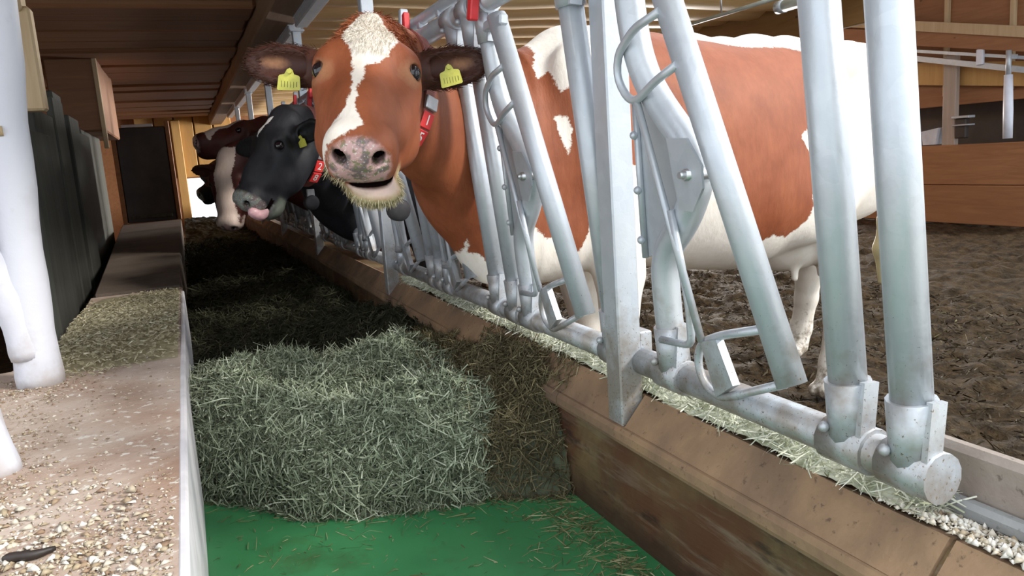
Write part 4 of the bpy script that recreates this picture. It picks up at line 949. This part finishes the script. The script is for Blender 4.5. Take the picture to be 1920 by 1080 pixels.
c4, _ = bg_cow('maroon cow with a pale face and lowered head reaching down to the feed', 5.06, (o4, L4, a4, n4), [((1.05, 5.06, 1.0), .32), ((.85, 5.05, 1.0), .28), ((.56, 5.0, 1.06), .20), ((.33, 4.97, 1.07), .13)],
      M['coat_maroon'], headpat([(-.055, -.05), (.055, -.05), (.06, .30), (.08, .5), (-.08, .5), (-.055, .3)], -.11, lambda V: np.abs(V[:, 2] - .66) - .08), False)
L5, a5, n5 = orient((-.90, -.20, -.34), (-.38, -.10, .90)); o5 = np.array((.53, 6.62, 1.19))
c5, _ = bg_cow('tan cow with a dark nose seen behind the maroon cow', 6.83, (o5, L5, a5, n5), [((1.05, 6.83, 1.0), .32), ((.85, 6.80, 1.0), .27), ((.68, 6.70, 1.06), .18), ((.57, 6.61, 1.12), .13)],
      M['coat_tan'], headpat([(-.01, 0), (.01, 0), (.01, .1), (-.01, .1)]), False)
L6, a6, n6 = orient((-.84, -.22, -.50), (-.48, -.10, .86)); o6 = np.array((.47, 7.62, 1.08))
c6, _ = bg_cow('black-headed cow farthest down the alley, muzzle against the bright opening', 7.45, (o6, L6, a6, n6), [((1.05, 7.45, 1.0), .32), ((.85, 7.46, .98), .27), ((.66, 7.54, 1.0), .18), ((.52, 7.6, 1.02), .13)],
      M['coat_black'], headpat([(-.01, 0), (.01, 0), (.01, .05), (-.01, .05)]), False)

# ------------------------------------------------------------------ hay, litter and crumbs (nobody could count them)
def sstep(a, b, x): t = np.clip((x - a) / (b - a), 0, 1); return t * t * (3 - 2 * t)
def field_blades(n, xr, yr, h, Lr, Wr, tr, dens=None, flat=.55, lift=.006, stand=.0):
    x = rng.uniform(*xr, n * 3); y = rng.uniform(*yr, n * 3)
    if dens is not None: k = rng.random(n * 3) < dens(x, y); x, y = x[k][:n], y[k][:n]
    else: x, y = x[:n], y[:n]
    n = len(x); e = .012; z = h(x, y); gx = (h(x + e, y) - h(x - e, y)) / (2 * e); gy = (h(x, y + e) - h(x, y - e)) / (2 * e)
    Nn = np.stack([-gx, -gy, np.ones(n)], 1); Nn /= np.linalg.norm(Nn, axis=1, keepdims=True)
    d = rng.normal(size=(n, 3)); d -= Nn * (d * Nn).sum(1, keepdims=True); d /= np.linalg.norm(d, axis=1, keepdims=True); d += Nn * rng.normal(0, flat, (n, 1)) + Nn * stand
    L = rng.uniform(*Lr, n); P = np.stack([x, y, z], 1) + Nn * (rng.random((n, 1)) * lift)
    return blades(P, d, L, rng.uniform(*Wr, n), rng.normal(0, .35, n), np.clip(rng.beta(*tr, n), 0, 1))
def stuff(name, label, cat, parts, mats):
    Vs, Qs, Ts, Ms = [], [], [], []; o = 0
    for V, Q, T, mi in parts: Vs.append(V); Qs.append(Q + o); Ts.append(T); Ms.append(np.full(len(Q), mi)); o += len(V)
    V = np.concatenate(Vs); c = V.mean(0); c[2] = V[:, 2].min()
    me = np_mesh(name, V - c, np.concatenate(Qs), mats, True, {'tone': np.concatenate(Ts)}, np.concatenate(Ms))
    return tag(link(name, me, None, c), label, cat, None, 'stuff')

FX = np.array([-.06, .05, .15, .24, .34, .46, .56, .64, .72]); FYL = np.array([1.90, 1.80, 1.66, 1.615, 1.585, 1.55, 1.53, 1.50, 1.46])
vh = VN(11)
def hay_h(x, y):
    x, y = np.asarray(x, float), np.asarray(y, float)
    yf = np.interp(x, FX, FYL) + .022 * vh(x * 9, 3.3) + .012 * vh(x * 24, 1.1)
    face = np.clip((y - yf) / .15, 0, 1); face = np.sqrt(np.clip(1 - (1 - face) ** 2.2, 0, 1))
    H = .190 + .060 * np.exp(-((x - .06) / .13) ** 2 - ((y - 1.98) / .16) ** 2) + .03 * np.exp(-((x - .42) / .13) ** 2 - ((y - 1.68) / .10) ** 2)
    H = H - .05 * np.exp(-((x - .23) / .045) ** 2 - ((y - 1.68) / .10) ** 2) - .075 * np.exp(-((x - .40) / .17) ** 2 - ((y - 1.90) / .085) ** 2)
    H = H + .050 * np.exp(-((x - .16) / .14) ** 2 - ((y - 2.20) / .09) ** 2) + .045 * np.exp(-((x - .52) / .16) ** 2 - ((y - 2.12) / .10) ** 2) - .04 * np.exp(-((x - .31) / .05) ** 2 - ((y - 2.22) / .1) ** 2)
    H = H + .085 * sstep(.56, .70, x) * np.exp(-((y - 1.72) / .28) ** 2)
    back = 1 - sstep(2.28, 2.48, y + .05 * vh(x * 5, 9.)); far = .075 + .10 * sstep(.45, .70, x) * np.exp(-((y - 2.6) / .5) ** 2) + .05 * vh(x * 3.5, y * 1.6) + .04 * np.exp(-((x - .05) / .15) ** 2 - ((y - 4.2) / .6) ** 2)
    H = np.where(y > 2.1, H * back + np.maximum(far, .02) * (1 - back), H)
    z = .25 + face * (H + vh(x * 8, y * 8, 4.) * .016 + .024 * vh(x * 13, y * 13) + .014 * vh(x * 29, y * 29)) - .012 * (1 - face)
    return z
xr = (-.045, .705)
V, Q = grid_field(-.048, .71, 1.38, 2.46, 90, 130, lambda X, Y: hay_h(X, Y) - .008)
base = (V, Q, np.clip(.16 + .12 * vn(V[:, 0] * 20, V[:, 1] * 20, V[:, 2] * 20), 0, 1), 0)
okf = lambda x, y: ((y > np.interp(x, FX, FYL) - .01) & (x < .57 + .06 * vh(y * 6, 2.))) * 1.0
okb = lambda x, y: ((y > np.interp(x, FX, FYL) - .03) & (x > .53)) * 1.0
parts = [base]
parts.append((*field_blades(46000, (-.045, .62), (1.50, 2.45), hay_h, (.03, .075), (.0018, .0040), (1.5, 1.7), okf, .42, .016), 0))
front = lambda x, y: okf(x, y) * (np.abs(y - np.interp(x, FX, FYL) - .05) < .07)
parts.append((*field_blades(17000, (-.045, .62), (1.48, 2.05), hay_h, (.03, .08), (.0016, .0036), (1.5, 1.6), front, .35, .018), 0))
parts.append((*field_blades(3500, (-.045, .60), (1.55, 2.40), hay_h, (.05, .12), (.0014, .0026), (3.0, 1.6), okf, .8, .02, .2), 0))
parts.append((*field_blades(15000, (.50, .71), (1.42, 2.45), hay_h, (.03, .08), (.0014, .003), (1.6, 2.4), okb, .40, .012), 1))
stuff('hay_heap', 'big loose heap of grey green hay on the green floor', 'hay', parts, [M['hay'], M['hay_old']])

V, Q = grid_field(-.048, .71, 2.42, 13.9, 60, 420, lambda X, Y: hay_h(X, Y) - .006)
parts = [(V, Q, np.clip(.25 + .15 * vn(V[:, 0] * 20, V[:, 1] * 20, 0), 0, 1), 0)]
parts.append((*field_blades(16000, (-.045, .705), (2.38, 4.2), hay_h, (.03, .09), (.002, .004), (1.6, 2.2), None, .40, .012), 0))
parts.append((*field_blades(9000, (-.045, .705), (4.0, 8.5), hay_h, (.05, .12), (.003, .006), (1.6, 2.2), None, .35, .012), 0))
stuff('hay_layer', 'hay with its colour darkened for shade, covering the alley floor behind the bright heap', 'hay', parts, [M['hay_shaded']])

# hay strip on top of the curb, under the bottom rail
def strip_h(x, y): return .537 + .018 * np.exp(-((x - .79) / .05) ** 2) * (1 + .6 * vh(y * 9, x * 9)) + .004 * vh(x * 60, y * 60)
M['hay_lit'] = mk_hay('lit_hay', [(.16, .17, .10), (.34, .36, .24), (.60, .61, .48), (.76, .76, .64), (.86, .86, .77)])  # hay colour lightened so the strip looks brightly lit from above
V, Q = grid_field(.752, .868, .62, 3.0, 14, 200, lambda X, Y: strip_h(X, Y) - .003)
parts = [(V, Q, np.clip(.45 + .3 * vn(V[:, 0] * 30, V[:, 1] * 30), 0, 1), 0)]
parts.append((*field_blades(7000, (.748, .868), (.60, 3.0), strip_h, (.015, .05), (.0012, .0026), (2.2, 1.8), None, .5, .008), 0))
k_ = 500; yy = 1.45 + .55 * rng.random(k_); xx = rng.uniform(.70, .75, k_)
parts.append((*blades(np.stack([xx, yy, .492 + (xx - .70) * 1.0 + .006], 1), np.stack([-.7 + .4 * rng.normal(size=k_), rng.normal(size=k_), -.7 + .4 * rng.normal(size=k_)], 1), rng.uniform(.02, .05, k_), rng.uniform(.0012, .0026, k_), rng.normal(0, .3, k_), rng.beta(1.6, 2.2, k_)), 1))
stuff('hay_strip', 'thin bright strip of hay along the curb top under the bottom rail', 'hay', parts, [M['hay_lit'], M['hay_old']])

# whitish meal lying on the curb at the lower right
def crumbs(n, xr, yr, h, sr, tr, dens=None, flat=.5):
    x = rng.uniform(*xr, n * 3); y = rng.uniform(*yr, n * 3)
    k = rng.random(n * 3) < (dens(x, y) if dens is not None else 1.0); x, y = x[k][:n], y[k][:n]; n = len(x); s = sr[0] + (sr[1] - sr[0]) * rng.random(n) ** 3
    base = np.array([(1, 0, 0), (-.5, .87, 0), (-.5, -.87, 0), (0, 0, flat * 1.5)]); a = rng.random(n) * 6.283; V = np.zeros((n, 4, 3))
    for q in range(4):
        b = base[q] * (1 if q == 3 else 1); j = rng.uniform(.6, 1.3, n); V[:, q, 0] = x + s * j * (b[0] * np.cos(a) - b[1] * np.sin(a)); V[:, q, 1] = y + s * j * (b[0] * np.sin(a) + b[1] * np.cos(a)); V[:, q, 2] = h(x, y) + s * b[2] * j + s * rng.uniform(-.1, .35, n)
    F = np.array([(0, 1, 3), (1, 2, 3), (2, 0, 3), (0, 2, 1)]); Q = (np.arange(n)[:, None, None] * 4 + F).reshape(-1, 3)
    return V.reshape(-1, 3), Q, np.repeat(rng.beta(*tr, n), 4)
def stuff3(name, label, cat, parts, mats): return stuff(name, label, cat, parts, mats)
flat_top = lambda z, a=.004: (lambda x, y: z + a * vh(x * 22, y * 22))
pm = [(*crumbs(3600, (.748, .822), (-.1, .68), lambda x, y: .538 + .008 * np.exp(-((x - .76) / .03) ** 2), (.0025, .009), (3.2, .7)), 0)]
stuff3('feed_meal', 'clumpy whitish meal on the curb beside the flat rail, lower right', 'feed', pm, [M['crumb']])
left_in = lambda x, y: np.where(y < 2.2, x > -1.1, x > -.40) * 1.0
dn = lambda x, y: left_in(x, y) * np.clip(.55 + .75 * vh(x * 5, y * 5) + .5 * (1.25 - y), .03, 1)
pm = [(*crumbs(26000, (-.75, -.068), (.62, 2.3), flat_top(.550, .003), (.0010, .0055), (1.5, 1.4), dn, .35), 0)]
pm.append((*crumbs(5200, (-.75, -.070), (.60, 1.50), flat_top(.551, .003), (.003, .0115), (1.9, .9), lambda x, y: left_in(x, y) * np.clip(.9 * vh(x * 4, y * 4) + .9 * (1.15 - y) + .2, .0, 1), .30), 0))
stuff3('feed_crumbs', 'pale crushed feed crumbs strewn over the near low wall top', 'feed', pm, [M['crumb']])
gd = lambda x, y: left_in(x, y) * np.clip(1.15 - np.abs(y - 2.75) / .75 + .5 * vh(x * 6, y * 4), 0, 1)
hm = lambda x, y: .551 + .022 * np.clip(1.1 - np.abs(y - 2.8) / .7, 0, 1) * np.clip((x + .42) / .1, 0, 1)
V, Q = grid_field(-.39, -.068, 2.12, 3.46, 30, 90, lambda X, Y: hm(X, Y) - .004)
pg = [(V, Q, np.clip(.35 + .3 * vn(V[:, 0] * 40, V[:, 1] * 40), 0, 1), 0)]
pg.append((*[q for q in field_blades(7000, (-.39, -.066), (2.05, 3.5), hm, (.006, .022), (.0018, .004), (2.2, 2.0), gd, .35, .006)], 0))
stuff('chopped_feed', 'layer of greenish chopped feed on the low wall beside the white post', 'feed', pg, [M['crumb_green']])

mudh = lambda X, Y: -.016 + .022 * vn(X * 6, Y * 6) + .016 * vn(X * 14, Y * 14) + .012 * vn(X * 29, Y * 29)
M['dung'] = mk_hay('dung_litter', [(.014, .009, .004), (.035, .023, .011), (.065, .045, .022), (.11, .085, .042), (.22, .19, .10)])
pd_ = [(*field_blades(14000, (.9, 4.2), (.5, 5.0), mudh, (.012, .05), (.003, .008), (1.3, 2.6), None, .35, .008), 0)]
stuff('dung_litter', 'dark trodden litter and dung scattered over the cow standing floor', 'litter', pd_, [M['dung']])
sc = thing('dark_scrap', 'thin dark scrap lying among the crumbs on the near low wall', 'scrap', (-.235, 1.06, .552))
MB().tube(smooth_path([(-.262, 1.068, .556), (-.24, 1.06, .558), (-.225, 1.058, .557), (-.205, 1.066, .556)], 3), [.003, .006, .007, .006, .007, .006, .006, .005, .004, .003], 7).build('scrap', M['black_steel'], sc)

# straw litter on the green floor
fl = lambda x, y: .2515 + 0 * x
def lit(n, xr, yr, Lr, dens): return (*field_blades(n, xr, yr, fl, Lr, (.0009, .0022), (2.0, 2.0), dens, .05, .003), 0)
edge = lambda x, y: np.clip(np.exp(-(np.interp(x, FX, FYL) - y).clip(0, 9) / .03) * .9 + .02, 0, 1) * (y < np.interp(x, FX, FYL) + .02)
lf = lambda x, y: np.exp(-np.abs(x + .02) / .035) * np.clip(.5 + .9 * vh(y * 7, 4.), 0, 1)
rt = lambda x, y: np.exp(-np.abs(x - .66) / .05) * np.clip(.6 + .6 * vh(y * 6, 8.), 0, 1)
cl = lambda x, y: np.clip(vh(x * 6 + 2, y * 6) * 1.6 - .55, 0, 1)
pl_ = [lit(1500, (-.045, .69), (1.25, 1.95), (.006, .05), edge), lit(750, (-.047, .06), (.9, 1.9), (.006, .04), lf), lit(1000, (.5, .695), (.8, 1.55), (.006, .05), rt),
       lit(420, (-.04, .69), (.85, 1.75), (.006, .07), cl), lit(420, (-.04, .69), (.8, 1.8), (.004, .02), None)]
stuff('straw_litter', 'scattered bits of straw on the bare green floor', 'straw', pl_, [M['straw']])
